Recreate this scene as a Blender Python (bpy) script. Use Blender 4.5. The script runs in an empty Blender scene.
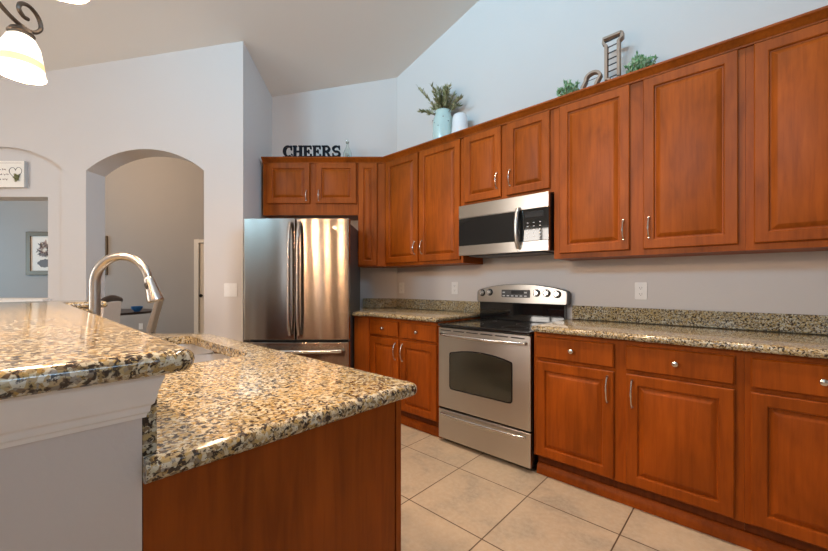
import bpy, bmesh, math, random
from mathutils import Vector, Matrix
random.seed(7)
scene = bpy.context.scene
COL = scene.collection
PI = math.pi

# ------------------------------------------------------------------ camera
YAW = math.radians(47.606)
RX, RY = math.sin(YAW), math.cos(YAW)          # direction of the angled (fridge) wall
FX, FY = -math.cos(YAW), math.sin(YAW)         # its inward normal
CAMZ = 1.2255
cam_d = bpy.data.cameras.new('camera'); cam = bpy.data.objects.new('camera', cam_d); COL.objects.link(cam)
cam.location = (0, 0, CAMZ); cam.rotation_euler = (PI / 2, 0, PI / 2 - YAW)
cam_d.sensor_width = 36; cam_d.lens = 369.27 / 828 * 36
cam_d.shift_x = -2.5 / 828; cam_d.shift_y = 7.6 / 828
cam_d.clip_start = 0.02
scene.camera = cam

# ------------------------------------------------------------------ world, light, exposure
scene.view_settings.view_transform = 'Standard'; scene.view_settings.look = 'None'
scene.view_settings.exposure = 0.0; scene.view_settings.gamma = 1.0
scene.view_settings.use_curve_mapping = False
world = bpy.data.worlds.new('sky'); scene.world = world; world.use_nodes = True
bg = world.node_tree.nodes['Background']; bg.inputs[0].default_value = (0.75, 0.86, 1.0, 1); bg.inputs[1].default_value = 1.0
scene.cycles.max_bounces = 10; scene.cycles.diffuse_bounces = 6; scene.cycles.glossy_bounces = 5
scene.cycles.transmission_bounces = 6; scene.cycles.sample_clamp_indirect = 6.0
scene.cycles.caustics_reflective = False; scene.cycles.caustics_refractive = False


def area_light(name, loc, target, sx, sy, power, col):
    d = bpy.data.lights.new(name, 'AREA'); d.shape = 'RECTANGLE'; d.size = sx; d.size_y = sy
    d.energy = power; d.color = col
    o = bpy.data.objects.new(name, d); COL.objects.link(o); o.location = loc
    o.rotation_euler = (Vector(target) - Vector(loc)).to_track_quat('-Z', 'Y').to_euler()
    return o


def point_light(name, loc, power, col, rad=0.05):
    d = bpy.data.lights.new(name, 'POINT'); d.energy = power; d.color = col; d.shadow_soft_size = rad
    o = bpy.data.objects.new(name, d); COL.objects.link(o); o.location = loc
    return o


def rd(r, d, z=None):
    x, y = r * RX + d * FX, r * RY + d * FY
    return (x, y) if z is None else (x, y, z)


DANG = math.atan2(RY, RX)

# daylight through the windows behind the camera, plus two added high fills
area_light('daylight_east', (3.30, -0.05, 1.85), (0, -0.05, 1.85), 1.5, 1.7, 4, (0.40, 0.68, 1.0))
ehi = area_light('fill_east_high', (3.32, .8, 3.65), (-3.5, .35, 2.3), 1.9, .8, 20, (0.46, 0.74, 1.0)); ehi.data.spread = math.radians(50)  # added cool fill, narrowed and aimed to brighten the short return wall
clr = area_light('fill_south_high', (-1.2, -4.70, 3.75), (-1.2, 2.88, 4.15), 3.0, .8, 68, (0.40, 0.75, 1.0)); clr.data.spread = math.radians(58)  # added cool fill from high up, narrowed to wash the upper range wall
area_light('daylight_south', (-0.55, -4.66, 1.75), (-0.55, 0, 1.75), .55, 2.0, 4, (0.80, 0.90, 1.0))
area_light('daylight_south_slim', (1.1, -4.66, 1.75), (1.1, 0, 1.75), .45, 2.0, 3, (0.80, 0.90, 1.0))
area_light('daylight_southwest', (-4.2, -4.66, 1.75), (-4.2, 0, 1.75), 1.2, 2.0, 106, (1.0, 0.90, 0.80))
area_light('daylight_den', rd(-9.92, 5.4, 1.7), rd(-6, 5.4, 1.6), 1.5, 1.6, 75, (0.48, 0.78, 1.0))
# recessed ceiling cans over the kitchen aisle (fixtures built below)
CANS = [(-2.0, 1.3), (-1.1, 1.3), (-.2, 1.3), (-1.0, -1.6), (0.9, -1.6)]

# ------------------------------------------------------------------ materials


class Mat:
    def __init__(self, name):
        self.m = bpy.data.materials.new(name); self.m.use_nodes = True
        self.nt = self.m.node_tree; self.b = self.nt.nodes['Principled BSDF']

    def n(self, t, **kw):
        x = self.nt.nodes.new(t)
        for k, v in kw.items(): setattr(x, k, v)
        return x

    def l(self, a, b): self.nt.links.new(a, b)

    def s(self, **kw):
        for k, v in kw.items(): self.b.inputs[k.replace('_', ' ')].default_value = v
        return self

    def coords(self, scale=(1, 1, 1), kind='Object'):
        t = self.n('ShaderNodeTexCoord'); mp = self.n('ShaderNodeMapping')
        mp.inputs['Scale'].default_value = scale
        self.l(t.outputs[kind], mp.inputs['Vector'])
        return mp.outputs['Vector']

    def noise(self, vec, scale, detail=3, rough=.5, dist=0.0):
        x = self.n('ShaderNodeTexNoise'); x.inputs['Scale'].default_value = scale
        x.inputs['Detail'].default_value = detail; x.inputs['Roughness'].default_value = rough
        x.inputs['Distortion'].default_value = dist
        if vec is not None: self.l(vec, x.inputs['Vector'])
        return x.outputs['Fac']

    def ramp(self, fac, stops, interp='LINEAR'):
        x = self.n('ShaderNodeValToRGB'); cr = x.color_ramp; cr.interpolation = interp
        while len(cr.elements) < len(stops): cr.elements.new(0.5)
        for e, (p, c) in zip(cr.elements, stops):
            e.position = p; e.color = (c[0], c[1], c[2], 1) if not isinstance(c, (int, float)) else (c, c, c, 1)
        self.l(fac, x.inputs['Fac']); return x.outputs['Color']

    def mix(self, fac, a, b, mode='MIX'):
        x = self.n('ShaderNodeMix', data_type='RGBA', blend_type=mode)
        for sock, v in ((x.inputs[0], fac), (x.inputs[6], a), (x.inputs[7], b)):
            if isinstance(v, (int, float)): sock.default_value = v
            elif isinstance(v, tuple): sock.default_value = (v[0], v[1], v[2], 1)
            else: self.l(v, sock)
        return x.outputs[2]

    def bump(self, h, strength, dist=0.002):
        x = self.n('ShaderNodeBump'); x.inputs['Strength'].default_value = strength; x.inputs['Distance'].default_value = dist
        self.l(h, x.inputs['Height']); self.l(x.outputs['Normal'], self.b.inputs['Normal'])

    def base(self, sock): self.l(sock, self.b.inputs['Base Color'])


def plain(name, col, rough=.5, metal=0.0, **kw):
    k = Mat(name); v = k.coords((1, 1, 1)); f = k.noise(v, 25, 3)
    k.base(k.mix(f, tuple(c * .94 for c in col), tuple(min(1, c * 1.06) for c in col)))
    k.s(Roughness=rough, Metallic=metal, **kw); return k.m


def paint(name, col, bump=.25, rough=.75):
    k = Mat(name); v = k.coords(); k.base(k.mix(k.noise(v, 2.5, 2), tuple(c * .985 for c in col), tuple(c * 1.015 for c in col)))
    k.bump(k.noise(v, 110, 3), bump, .0015); k.s(Roughness=rough); return k.m


def wood(name, c0, c1, c2):
    k = Mat(name)
    t = k.n('ShaderNodeTexCoord'); oi = k.n('ShaderNodeObjectInfo')
    add = k.n('ShaderNodeVectorMath', operation='MULTIPLY_ADD')
    k.l(oi.outputs['Random'], add.inputs[0]); add.inputs[1].default_value = (7.3, 3.1, 11.7); k.l(t.outputs['Object'], add.inputs[2])
    mp = k.n('ShaderNodeMapping'); mp.inputs['Scale'].default_value = (1, 1, .07); k.l(add.outputs[0], mp.inputs['Vector'])
    g = k.noise(mp.outputs['Vector'], 55, 5, .6, .4)
    mp2 = k.n('ShaderNodeMapping'); mp2.inputs['Scale'].default_value = (1, 1, .35); k.l(add.outputs[0], mp2.inputs['Vector'])
    b = k.noise(mp2.outputs['Vector'], 5.5, 3, .55, .8)
    grain = k.ramp(g, [(.28, c0), (.5, c1), (.75, c2)])
    blot = k.ramp(b, [(.3, .74), (.7, 1.2)])
    k.base(k.mix(1.0, grain, blot, 'MULTIPLY'))
    k.bump(g, .05, .001)
    k.s(Roughness=.45, Specular_IOR_Level=.16); return k.m


def granite():
    k = Mat('granite'); t = k.n('ShaderNodeTexCoord'); v = t.outputs['Object']
    nz = k.n('ShaderNodeTexNoise'); nz.inputs['Scale'].default_value = 22; nz.inputs['Detail'].default_value = 3; k.l(v, nz.inputs['Vector'])
    off = k.n('ShaderNodeVectorMath', operation='MULTIPLY_ADD'); k.l(nz.outputs['Color'], off.inputs[0]); off.inputs[1].default_value = (.022, .022, .022); k.l(v, off.inputs[2])
    vo = k.n('ShaderNodeTexVoronoi'); vo.inputs['Scale'].default_value = 150; k.l(off.outputs[0], vo.inputs['Vector'])
    sep = k.n('ShaderNodeSeparateColor'); k.l(vo.outputs['Color'], sep.inputs[0])
    cells = k.ramp(sep.outputs[0], [(0, (.48, .47, .36)), (.3, (.60, .605, .52)), (.5, (.37, .245, .07)), (.66, (.44, .375, .21)), (.82, (.115, .082, .05)), (1, (.31, .32, .31))])
    big = k.noise(v, 7.5, 4, .6)
    c = k.mix(k.ramp(big, [(.38, 0.0), (.68, .55)]), cells, (.44, .32, .13))
    dk = k.noise(v, 98, 4, .62, .5)
    mask = k.ramp(dk, [(.515, 0.0), (.575, 1.0)])
    c = k.mix(mask, c, (.035, .026, .020))
    dk2 = k.noise(v, 210, 3, .6)
    c = k.mix(k.ramp(dk2, [(.60, 0.0), (.66, .8)]), c, (.14, .085, .05))
    k.base(c); k.s(Roughness=.10, IOR=1.5); return k.m


def steel(name, col=(.60, .57, .53), rough=.30, aniso=.9):
    k = Mat(name); v = k.coords((3, 3, 260))
    k.bump(k.noise(v, 3, 2), .02, .0004)
    k.base(k.mix(k.noise(v, 2, 2), tuple(c * .96 for c in col), col))
    tg = k.n('ShaderNodeTangent', direction_type='RADIAL', axis='Z'); k.l(tg.outputs[0], k.b.inputs['Tangent'])
    k.s(Metallic=1.0, Roughness=rough, Anisotropic=aniso, Anisotropic_Rotation=.25); return k.m


def floor_mat(tx, ty, ts):
    k = Mat('floor_tile'); t = k.n('ShaderNodeTexCoord')
    mp = k.n('ShaderNodeMapping'); mp.inputs['Location'].default_value = (-tx + ts * 20, -ty + ts * 20, 0); k.l(t.outputs['Object'], mp.inputs['Vector'])
    br = k.n('ShaderNodeTexBrick', offset=0.0, squash=1.0, offset_frequency=1, squash_frequency=1)
    br.inputs['Scale'].default_value = 1; br.inputs['Brick Width'].default_value = ts; br.inputs['Row Height'].default_value = ts
    br.inputs['Mortar Size'].default_value = .0038; br.inputs['Mortar Smooth'].default_value = .3; br.inputs['Bias'].default_value = 0
    br.inputs['Color1'].default_value = (.93, .93, .93, 1); br.inputs['Color2'].default_value = (1.03, 1.0, .97, 1); br.inputs['Mortar'].default_value = (1, 1, 1, 1)
    k.l(mp.outputs['Vector'], br.inputs['Vector'])
    v = t.outputs['Object']
    n1 = k.noise(v, 4.5, 5, .6, .5); n2 = k.noise(v, 38, 4, .65)
    c = k.ramp(n1, [(.32, (.37, .34, .29)), (.5, (.48, .42, .335)), (.68, (.55, .475, .375))])
    c = k.mix(k.ramp(n2, [(.4, 0.0), (.7, .45)]), c, (.60, .58, .53))
    c = k.mix(1.0, c, br.outputs['Color'], 'MULTIPLY')
    c = k.mix(br.outputs['Fac'], c, (.10, .068, .045))
    k.base(c)
    inv = k.n('ShaderNodeMath', operation='SUBTRACT'); inv.inputs[0].default_value = 1; k.l(br.outputs['Fac'], inv.inputs[1])
    ad = k.n('ShaderNodeMath', operation='MULTIPLY_ADD'); k.l(n2, ad.inputs[0]); ad.inputs[1].default_value = .15; k.l(inv.outputs[0], ad.inputs[2])
    k.bump(ad.outputs[0], .35, .002)
    k.s(Roughness=.36); return k.m


def glass(name, col=(1, 1, 1), rough=0.0, ior=1.45):
    k = Mat(name); k.s(Base_Color=(*col, 1), Roughness=rough, IOR=ior, Transmission_Weight=1.0)
    k.base(k.mix(k.noise(k.coords(), 12, 2), tuple(c * .98 for c in col), col)); return k.m


def emit(name, col, strength, base=(.8, .8, .8)):
    k = Mat(name); v = k.coords()
    k.l(k.mix(k.noise(v, 18, 3), tuple(c * .9 for c in col), col), k.b.inputs['Emission Color'])
    k.s(Base_Color=(*base, 1), Emission_Strength=strength, Roughness=.3); return k.m


M = {}
M['wall'] = paint('wall_paint', (.62, .585, .562), .5)
M['ceiling'] = paint('ceiling_paint', (.76, .735, .69), .3)
M['trim'] = plain('white_trim_paint', (.78, .76, .73), .4)
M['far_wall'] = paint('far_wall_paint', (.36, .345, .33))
M['floor'] = floor_mat(-1.4406, 1.5161, .4794)
M['wood'] = wood('cabinet_wood', (.225, .049, .0038), (.28, .064, .0050), (.325, .078, .0066))
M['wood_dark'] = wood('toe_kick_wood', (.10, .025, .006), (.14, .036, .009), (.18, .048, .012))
M['inside'] = plain('cabinet_shadow_board', (.09, .03, .010), .6)
M['granite'] = granite()
M['steel'] = steel('brushed_steel')
M['steel_fridge'] = steel('fridge_steel', (.37, .315, .27), .19, 1.0)
M['steel_smooth'] = plain('polished_steel', (.68, .67, .65), .16, 1.0)
M['sink'] = plain('satin_sink_steel', (.78, .78, .78), .38, 1.0)
M['nickel'] = plain('satin_nickel', (.66, .62, .56), .24, 1.0)
M['faucet'] = plain('brushed_nickel', (.43, .41, .385), .30, 1.0)
M['black'] = plain('black_enamel', (.012, .012, .013), .25)
M['blackglass'] = plain('black_glass', (.008, .009, .010), .04, 0, Coat_Weight=.5)
M['ovenglass'] = plain('oven_window_glass', (.035, .036, .028), .06, 0, Coat_Weight=.6)
M['grey_side'] = plain('charcoal_side_panel', (.055, .057, .06), .45)
M['rubber'] = plain('black_rubber', (.015, .015, .015), .7)
M['display'] = plain('display_glass', (.02, .022, .025), .1)
M['marking'] = plain('pale_print', (.6, .62, .64), .5)
M['white_plastic'] = plain('white_plastic', (.80, .79, .77), .35)
M['slot'] = plain('dark_slot', (.05, .05, .05), .6)
M['bronze'] = plain('aged_bronze', (.075, .062, .05), .45, .7)
M['shade'] = emit('frosted_shade_glass', (1.0, .90, .74), 1.25, (.9, .85, .75))
M['shade_band'] = emit('amber_shade_band', (1.0, .66, .24), .62, (.8, .6, .3))
M['bulb'] = emit('lit_bulb', (1.0, .85, .62), 8)
M['can'] = emit('can_lens', (1.0, .86, .66), 5)
M['letters'] = plain('navy_letter_paint', (.003, .005, .010), .75, Specular_IOR_Level=.2)
M['mint'] = plain('mint_glaze', (.50, .66, .64), .25, 0, Coat_Weight=.4)
M['vase'] = plain('white_ceramic', (.82, .83, .84), .35)
M['clear'] = glass('clear_glass', (.95, 1.0, .97))
M['cream_flower'] = plain('cream_filler', (.75, .70, .55), .7)
M['leaf_olive'] = plain('olive_leaf', (.19, .19, .075), .6)
M['leaf_olive_pale'] = plain('pale_olive_leaf', (.36, .34, .19), .6)
M['stem'] = plain('brown_stem', (.12, .07, .035), .7)
M['leaf_green'] = plain('boxwood_leaf', (.13, .30, .12), .5)
M['leaf_mint'] = plain('pale_boxwood_leaf', (.33, .50, .32), .5)
M['driftwood'] = plain('grey_brown_timber', (.36, .27, .205), .7)
M['wire'] = plain('black_wire', (.02, .02, .025), .4)
M['plaque'] = plain('cream_plaque_face', (.86, .82, .75), .6)
M['plaque_side'] = plain('grey_plaque_edge', (.45, .44, .43), .6)
M['ink'] = plain('brown_ink', (.16, .07, .06), .7)
M['twig'] = plain('grey_twig', (.17, .15, .14), .7)
M['paper'] = plain('art_paper', (.80, .76, .70), .7)
M['paint_grey'] = plain('grey_ink_wash', (.17, .17, .18), .8)
M['paint_mauve'] = plain('mauve_ink_wash', (.42, .35, .36), .8)
M['gilt'] = plain('brass_brown_frame', (.13, .09, .045), .45, .2)
M['upholstery'] = plain('pale_upholstery', (.62, .56, .50), .85)
M['darkwood'] = plain('dark_table_wood', (.030, .016, .012), .35)
M['palewood'] = plain('pale_chair_wood', (.60, .50, .40), .5)
M['blue'] = plain('blue_glaze', (.03, .16, .42), .3)
M['door_paint'] = plain('white_door_paint', (.72, .69, .63), .4)
M['knob_dark'] = plain('dark_bronze_knob', (.02, .015, .012), .35, .6)
M['jamb'] = paint('jamb_paint', (.60, .595, .60))

# ------------------------------------------------------------------ geometry helpers


class MB:
    def __init__(self): self.bm = bmesh.new()

    def box(self, x0, x1, y0, y1, z0, z1, mtx=None):
        co = [(x, y, z) for x in (x0, x1) for y in (y0, y1) for z in (z0, z1)]
        if mtx is not None: co = [mtx @ Vector(c) for c in co]
        v = [self.bm.verts.new(c) for c in co]
        for f in ((0, 1, 3, 2), (4, 6, 7, 5), (0, 4, 5, 1), (2, 3, 7, 6), (0, 2, 6, 4), (1, 5, 7, 3)):
            self.bm.faces.new([v[i] for i in f])
        return self

    def rings(self, rings, closed=True, cap0=True, cap1=True):
        vs = [[self.bm.verts.new(p) for p in r] for r in rings]
        n = len(vs[0])
        for a, b in zip(vs, vs[1:]):
            for i in range(n if closed else n - 1):
                j = (i + 1) % n
                self.bm.faces.new((a[i], a[j], b[j], b[i]))
        if cap0: self.bm.faces.new(list(reversed(vs[0])))
        if cap1: self.bm.faces.new(vs[-1])
        return vs

    def prism(self, pts, z0, z1, axis='z', mtx=None):
        def P(p, h):
            q = {'z': (p[0], p[1], h), 'y': (p[0], h, p[1]), 'x': (h, p[0], p[1])}[axis]
            return mtx @ Vector(q) if mtx is not None else q
        self.rings([[P(p, z0) for p in pts], [P(p, z1) for p in pts]]); return self

    def lathe(self, prof, c=(0, 0, 0), seg=24, axis='z', cap0=True, cap1=True, mtx=None):
        rs = []
        for r, h in prof:
            ring = []
            for i in range(seg):
                a = 2 * PI * i / seg; x, y = r * math.cos(a), r * math.sin(a)
                p = {'z': (x, y, h), 'y': (x, -h, y), 'x': (h, x, y)}[axis]
                p = Vector(p)
                if mtx is not None: p = mtx @ p
                ring.append(p + Vector(c))
            rs.append(ring)
        self.rings(rs, True, cap0, cap1); return self

    def tube(self, pts, rad, seg=10, caps=True, flat=None):
        pts = [Vector(p) for p in pts]; n = len(pts)
        rads = rad if isinstance(rad, (list, tuple)) else [rad] * n
        t0 = (pts[1] - pts[0]).normalized()
        up = Vector((0, 0, 1)) if abs(t0.z) < .9 else Vector((0, 1, 0))
        nrm = (up - t0 * up.dot(t0)).normalized(); rs = []
        for i, p in enumerate(pts):
            t = (pts[min(i + 1, n - 1)] - pts[max(i - 1, 0)]).normalized()
            nrm = (nrm - t * nrm.dot(t)).normalized(); b = t.cross(nrm)
            k = flat or 1.0
            rs.append([p + (nrm * math.cos(2 * PI * j / seg) + b * math.sin(2 * PI * j / seg) * k) * rads[i] for j in range(seg)])
        self.rings(rs, True, caps, caps); return self

    def ribbon(self, pts, w, y0, y1, closed=False):
        """flat band in the xz plane following pts (x,z), width w, depth y0..y1"""
        n = len(pts); P = [Vector(p) for p in pts]; L, R = [], []
        ws = w if isinstance(w, (list, tuple)) else [w] * n
        for i in range(n):
            a = P[(i - 1) % n] if closed or i > 0 else P[0]; b = P[(i + 1) % n] if closed or i < n - 1 else P[-1]
            t = (b - a).normalized(); nn = Vector((-t.y, t.x))
            L.append(P[i] + nn * ws[i] / 2); R.append(P[i] - nn * ws[i] / 2)
        rs = [[(l.x, y0, l.y), (r.x, y0, r.y), (r.x, y1, r.y), (l.x, y1, l.y)] for l, r in zip(L, R)]
        if closed: rs.append(rs[0])
        self.rings(rs, True, not closed, not closed)
        return self

    def build(self, name, m, parent=None, bevel=0, segs=2, sharp=35):
        bm = self.bm
        bmesh.ops.remove_doubles(bm, verts=bm.verts, dist=1e-6)
        bmesh.ops.recalc_face_normals(bm, faces=bm.faces)
        me = bpy.data.meshes.new(name); bm.to_mesh(me); bm.free()
        for mm in (m if isinstance(m, list) else [m]): me.materials.append(mm)
        me.shade_smooth(); me.set_sharp_from_angle(angle=math.radians(sharp))
        o = bpy.data.objects.new(name, me); COL.objects.link(o)
        if parent is not None: o.parent = parent
        if bevel:
            b = o.modifiers.new('bevel', 'BEVEL'); b.width = bevel; b.segments = segs; b.limit_method = 'ANGLE'; b.angle_limit = math.radians(40)
            b.harden_normals = True
        return o


def offset_poly(pts, d, flat=None):
    """inward offset of a CCW polygon; edges for which flat(a, b) is true stay put"""
    n = len(pts); out = []
    for i in range(n):
        a, b, c = Vector(pts[i - 1]), Vector(pts[i]), Vector(pts[(i + 1) % n])
        e1 = (b - a).normalized(); e2 = (c - b).normalized()
        n1 = Vector((-e1.y, e1.x)); n2 = Vector((-e2.y, e2.x))
        d1 = 0 if flat and flat(a, b) else d; d2 = 0 if flat and flat(b, c) else d
        det = n1.x * n2.y - n1.y * n2.x
        if abs(det) < .05 or d1 == d2:
            k = (n1 + n2) / max(.2, (1 + n1.dot(n2))); out.append(b + k * min(d1, d2))
        else:
            out.append(b + Vector((d1 * n2.y - d2 * n1.y, n1.x * d2 - n2.x * d1)) / det)
    return [(p.x, p.y) for p in out]


def round_poly(pts, radii, seg=6):
    n = len(pts); out = []
    for i in range(n):
        r = radii[i] if isinstance(radii, (list, tuple)) else radii
        b = Vector(pts[i])
        if r <= 0: out.append(tuple(b)); continue
        a, c = Vector(pts[i - 1]), Vector(pts[(i + 1) % n])
        u, w = (a - b).normalized(), (c - b).normalized()
        ang = u.angle(w); t = r / math.tan(ang / 2)
        p0, p1 = b + u * t, b + w * t
        for k in range(seg + 1):
            s = k / seg
            q = (p0 * (1 - s) ** 2 + b * 2 * s * (1 - s) + p1 * s ** 2)
            out.append((q.x, q.y))
    return out


def slab(outline, z0, z1, r, hole=None, flat=None):
    """stone slab with a rounded nose; outline CCW; optional hole (CCW)"""
    mb = MB(); bm = mb.bm; h = z1 - z0; r = min(r, h / 2); prof = []
    for k in range(5): a = PI / 2 * k / 4; prof.append((r * (1 - math.sin(a)), z0 + r * (1 - math.cos(a))))
    for k in range(5): a = PI / 2 * k / 4; prof.append((r * (1 - math.cos(a)), z1 - r * (1 - math.sin(a))))
    rings = []
    for ins, z in prof:
        q = offset_poly(outline, ins, flat) if ins > 1e-6 else outline
        rings.append([(p[0], p[1], z) for p in q])
    vs = mb.rings(rings, True, False, False)
    def loop_edges(l):
        return [bm.edges.get((l[i], l[(i + 1) % len(l)])) or bm.edges.new((l[i], l[(i + 1) % len(l)])) for i in range(len(l))]
    tops, bots = loop_edges(vs[-1]), loop_edges(vs[0])
    if hole:
        ht = [bm.verts.new((p[0], p[1], z1)) for p in hole]; hb = [bm.verts.new((p[0], p[1], z0)) for p in hole]
        n = len(hole)
        for i in range(n): bm.faces.new((ht[i], ht[(i + 1) % n], hb[(i + 1) % n], hb[i]))
        tops += loop_edges(ht); bots += loop_edges(hb)
    for es in (tops, bots): bmesh.ops.triangle_fill(bm, use_beauty=True, use_dissolve=False, edges=es)
    return mb


def thing(name, label, cat, loc=(0, 0, 0), rotz=0, group=None):
    o = bpy.data.objects.new(name, None); COL.objects.link(o); o.location = loc; o.rotation_euler = (0, 0, rotz)
    o.empty_display_size = .05
    o['label'] = label; o['category'] = cat
    if group: o['group'] = group
    return o


def tag(o, label, cat, group=None, kind=None):
    o['label'] = label; o['category'] = cat
    if group: o['group'] = group
    if kind: o['kind'] = kind
    return o


def struct(o):
    o['kind'] = 'structure'; return o


def copy_tree(o, parent=None):
    c = o.copy(); COL.objects.link(c)
    if parent is not None: c.parent = parent
    for ch in list(o.children): copy_tree(ch, c)
    return c


# ------------------------------------------------------------------ room shell
def ceil_z(x, y):
    r, d = x * RX + y * RY, x * FX + y * FY
    z = 3.464 + .155 * (r + 1.604) - .254 * (d - 3.415)
    return z


WALLY = 2.88
CORNER = rd(-.2165, 4.097)
# floor
struct(MB().box(-13, 4.2, -6.5, 9.5, -.12, 0).build('floor', M['floor']))
# ceiling: one sloping plane rising towards the middle of the house, then a flat part
mb = MB(); gx, gy = .155 * RX - .254 * FX, .155 * RY - .254 * FY
RIDGE = 5.0
def slab_plane(pts, t=.12):
    mb.rings([[(x, y, z) for x, y, z in pts], [(x, y, z + t) for x, y, z in pts]])
def ridge_x(y): return (RIDGE - ceil_z(0, y)) / gx
a, b = -5.0, 3.0
cl = [(-3.3, 3.0), (ridge_x(3.0), 3.0), (ridge_x(-4.7), -4.7), (-7.75, -4.7), (-7.75, -2.35)]
lx, ly = rd(-7.3, 3.52); kx, ky = rd(-1.604 - .10, 3.52); mx, my = rd(-1.604 - .10, 4.2); nx, ny = rd(-.15, 4.2)
cl = [(nx, ny), (ridge_x(ny), ny), (ridge_x(-4.7), -4.7), (lx, -4.7), (lx, ly), (kx, ky), (mx, my)]
slab_plane([(x, y, ceil_z(x, y)) for x, y in cl])
fl = [(ridge_x(ny), ny), (3.4, ny), (3.4, -4.7), (ridge_x(-4.7), -4.7)]
slab_plane([(x, y, RIDGE) for x, y in fl])
struct(mb.build('ceiling', M['ceiling'], sharp=20))

# range wall
struct(MB().box(CORNER[0], 3.3, WALLY, WALLY + .12, 0, 5.2).build('wall_north', M['wall']))
# angled wall behind the fridge
mb = MB(); mb.prism([rd(-1.606, 4.097), rd(-.2165, 4.097), rd(-.17, 4.21), rd(-1.606, 4.21)], 0, 4.4)
struct(mb.build('wall_northwest', M['wall']))
# arch wall: thick wall with an arched opening, and the short return beside the fridge
AD = 3.415; AT = .208


def arch_pts(c, w, zs, zt, n=20):
    """circular-segment arch from right spring to left spring"""
    hw = w / 2; rise = zt - zs; R = (hw * hw + rise * rise) / (2 * rise); cz = zt - R; a0 = math.asin(hw / R)
    return [(c + R * math.sin(a0 - 2 * a0 * i / n), cz + R * math.cos(a0 - 2 * a0 * i / n)) for i in range(n + 1)]


MD = Matrix(((RX, FX, 0, 0), (RY, FY, 0, 0), (0, 0, 1, 0), (0, 0, 0, 1)))   # (r, d, z) -> world
def wall_rd(mb, pts, d0, d1): mb.prism(pts, d0, d1, 'y', MD)
mb = MB()
AW0, AW1 = -3.056, -1.965
top = 4.3
NW0, NW1 = -4.40, -3.285       # shallow arched niche with the pass-through
OW0, OW1, OZ0, OZ1 = -5.2, -3.448, 1.078, 2.032
# right pier (with return to the angled wall)
wall_rd(mb, [(AW1, 0), (-1.604, 0), (-1.604, top), (AW1, top)], AD, AD + AT)
mb.prism([(-1.724, AD + AT - .001), (-1.604, AD + AT - .001), (-1.604, 4.25), (-1.724, 4.25)], 0, top, 'z', MD)
# above arch
ap = arch_pts((AW0 + AW1) / 2, AW1 - AW0, 2.267, 2.466)
wall_rd(mb, [(AW1, top)] + [(AW0, top)] + list(reversed(ap)), AD, AD + AT)
# pier between arch and niche
wall_rd(mb, [(NW1, 0), (AW0, 0), (AW0, top), (NW1, top)], AD, AD + AT)
# above the niche (front 40 mm), left of it, and the recessed panel
npz = arch_pts((NW0 + NW1) / 2, NW1 - NW0, 2.30, 2.486)
wall_rd(mb, [(NW1, top), (NW0, top)] + list(reversed(npz)), AD, AD + .04)
wall_rd(mb, [(-7.3, 0), (NW0, 0), (NW0, top), (-7.3, top)], AD, AD + .04)
wall_rd(mb, [(-7.3, 0), (NW1, 0), (NW1, OZ0), (-7.3, OZ0)], AD + .04, AD + AT)
wall_rd(mb, [(OW1, OZ0), (NW1, OZ0), (NW1, OZ1), (OW1, OZ1)], AD + .04, AD + AT)
wall_rd(mb, [(-7.3, OZ0), (OW0, OZ0), (OW0, OZ1), (-7.3, OZ1)], AD + .04, AD + AT)
wall_rd(mb, [(-7.3, OZ1), (NW1, OZ1), (NW1, top), (-7.3, top)], AD + .04, AD + AT)
o = struct(mb.build('wall_west', M['wall']))
# sill of the pass-through
mb = MB(); wall_rd(mb, [(NW0 + .02, OZ0 - .04), (OW1 + .03, OZ0 - .04), (OW1 + .03, OZ0 + .002), (NW0 + .02, OZ0 + .002)], AD - .035, AD + AT + .02)
struct(mb.build('trim_1', M['trim'], bevel=.008))

# far room beyond the arch and the pass-through
FD = 7.4
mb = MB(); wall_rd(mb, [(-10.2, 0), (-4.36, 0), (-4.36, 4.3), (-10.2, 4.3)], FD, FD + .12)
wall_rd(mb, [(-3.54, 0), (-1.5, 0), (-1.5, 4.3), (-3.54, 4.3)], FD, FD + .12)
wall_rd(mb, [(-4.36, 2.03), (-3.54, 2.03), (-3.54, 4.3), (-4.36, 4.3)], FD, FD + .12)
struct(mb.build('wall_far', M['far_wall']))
mb = MB(); mb.prism([(-10.2, AD + AT), (-10.1, AD + AT), (-10.1, 4.6), (-10.2, 4.6)], 0, 4.3, 'z', MD)
mb.prism([(-10.2, 6.2), (-10.1, 6.2), (-10.1, FD), (-10.2, FD)], 0, 4.3, 'z', MD)
mb.prism([(-10.2, 4.6), (-10.1, 4.6), (-10.1, 6.2), (-10.2, 6.2)], 0, .85, 'z', MD)
mb.prism([(-10.2, 4.6), (-10.1, 4.6), (-10.1, 6.2), (-10.2, 6.2)], 2.55, 4.3, 'z', MD)
struct(mb.build('wall_far_west', M['far_wall']))
mb = MB(); mb.prism([(-1.6, 4.25), (-1.5, 4.25), (-1.5, FD), (-1.6, FD)], 0, 4.3, 'z', MD)
struct(mb.build('wall_far_east', M['far_wall']))
mb = MB(); mb.prism([(-10.3, AD + .12), (-1.62, AD + .12), (-1.62, FD + .12), (-10.3, FD + .12)], 4.3, 4.4, 'z', MD)
struct(mb.build('ceiling_far', M['ceiling']))
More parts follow.
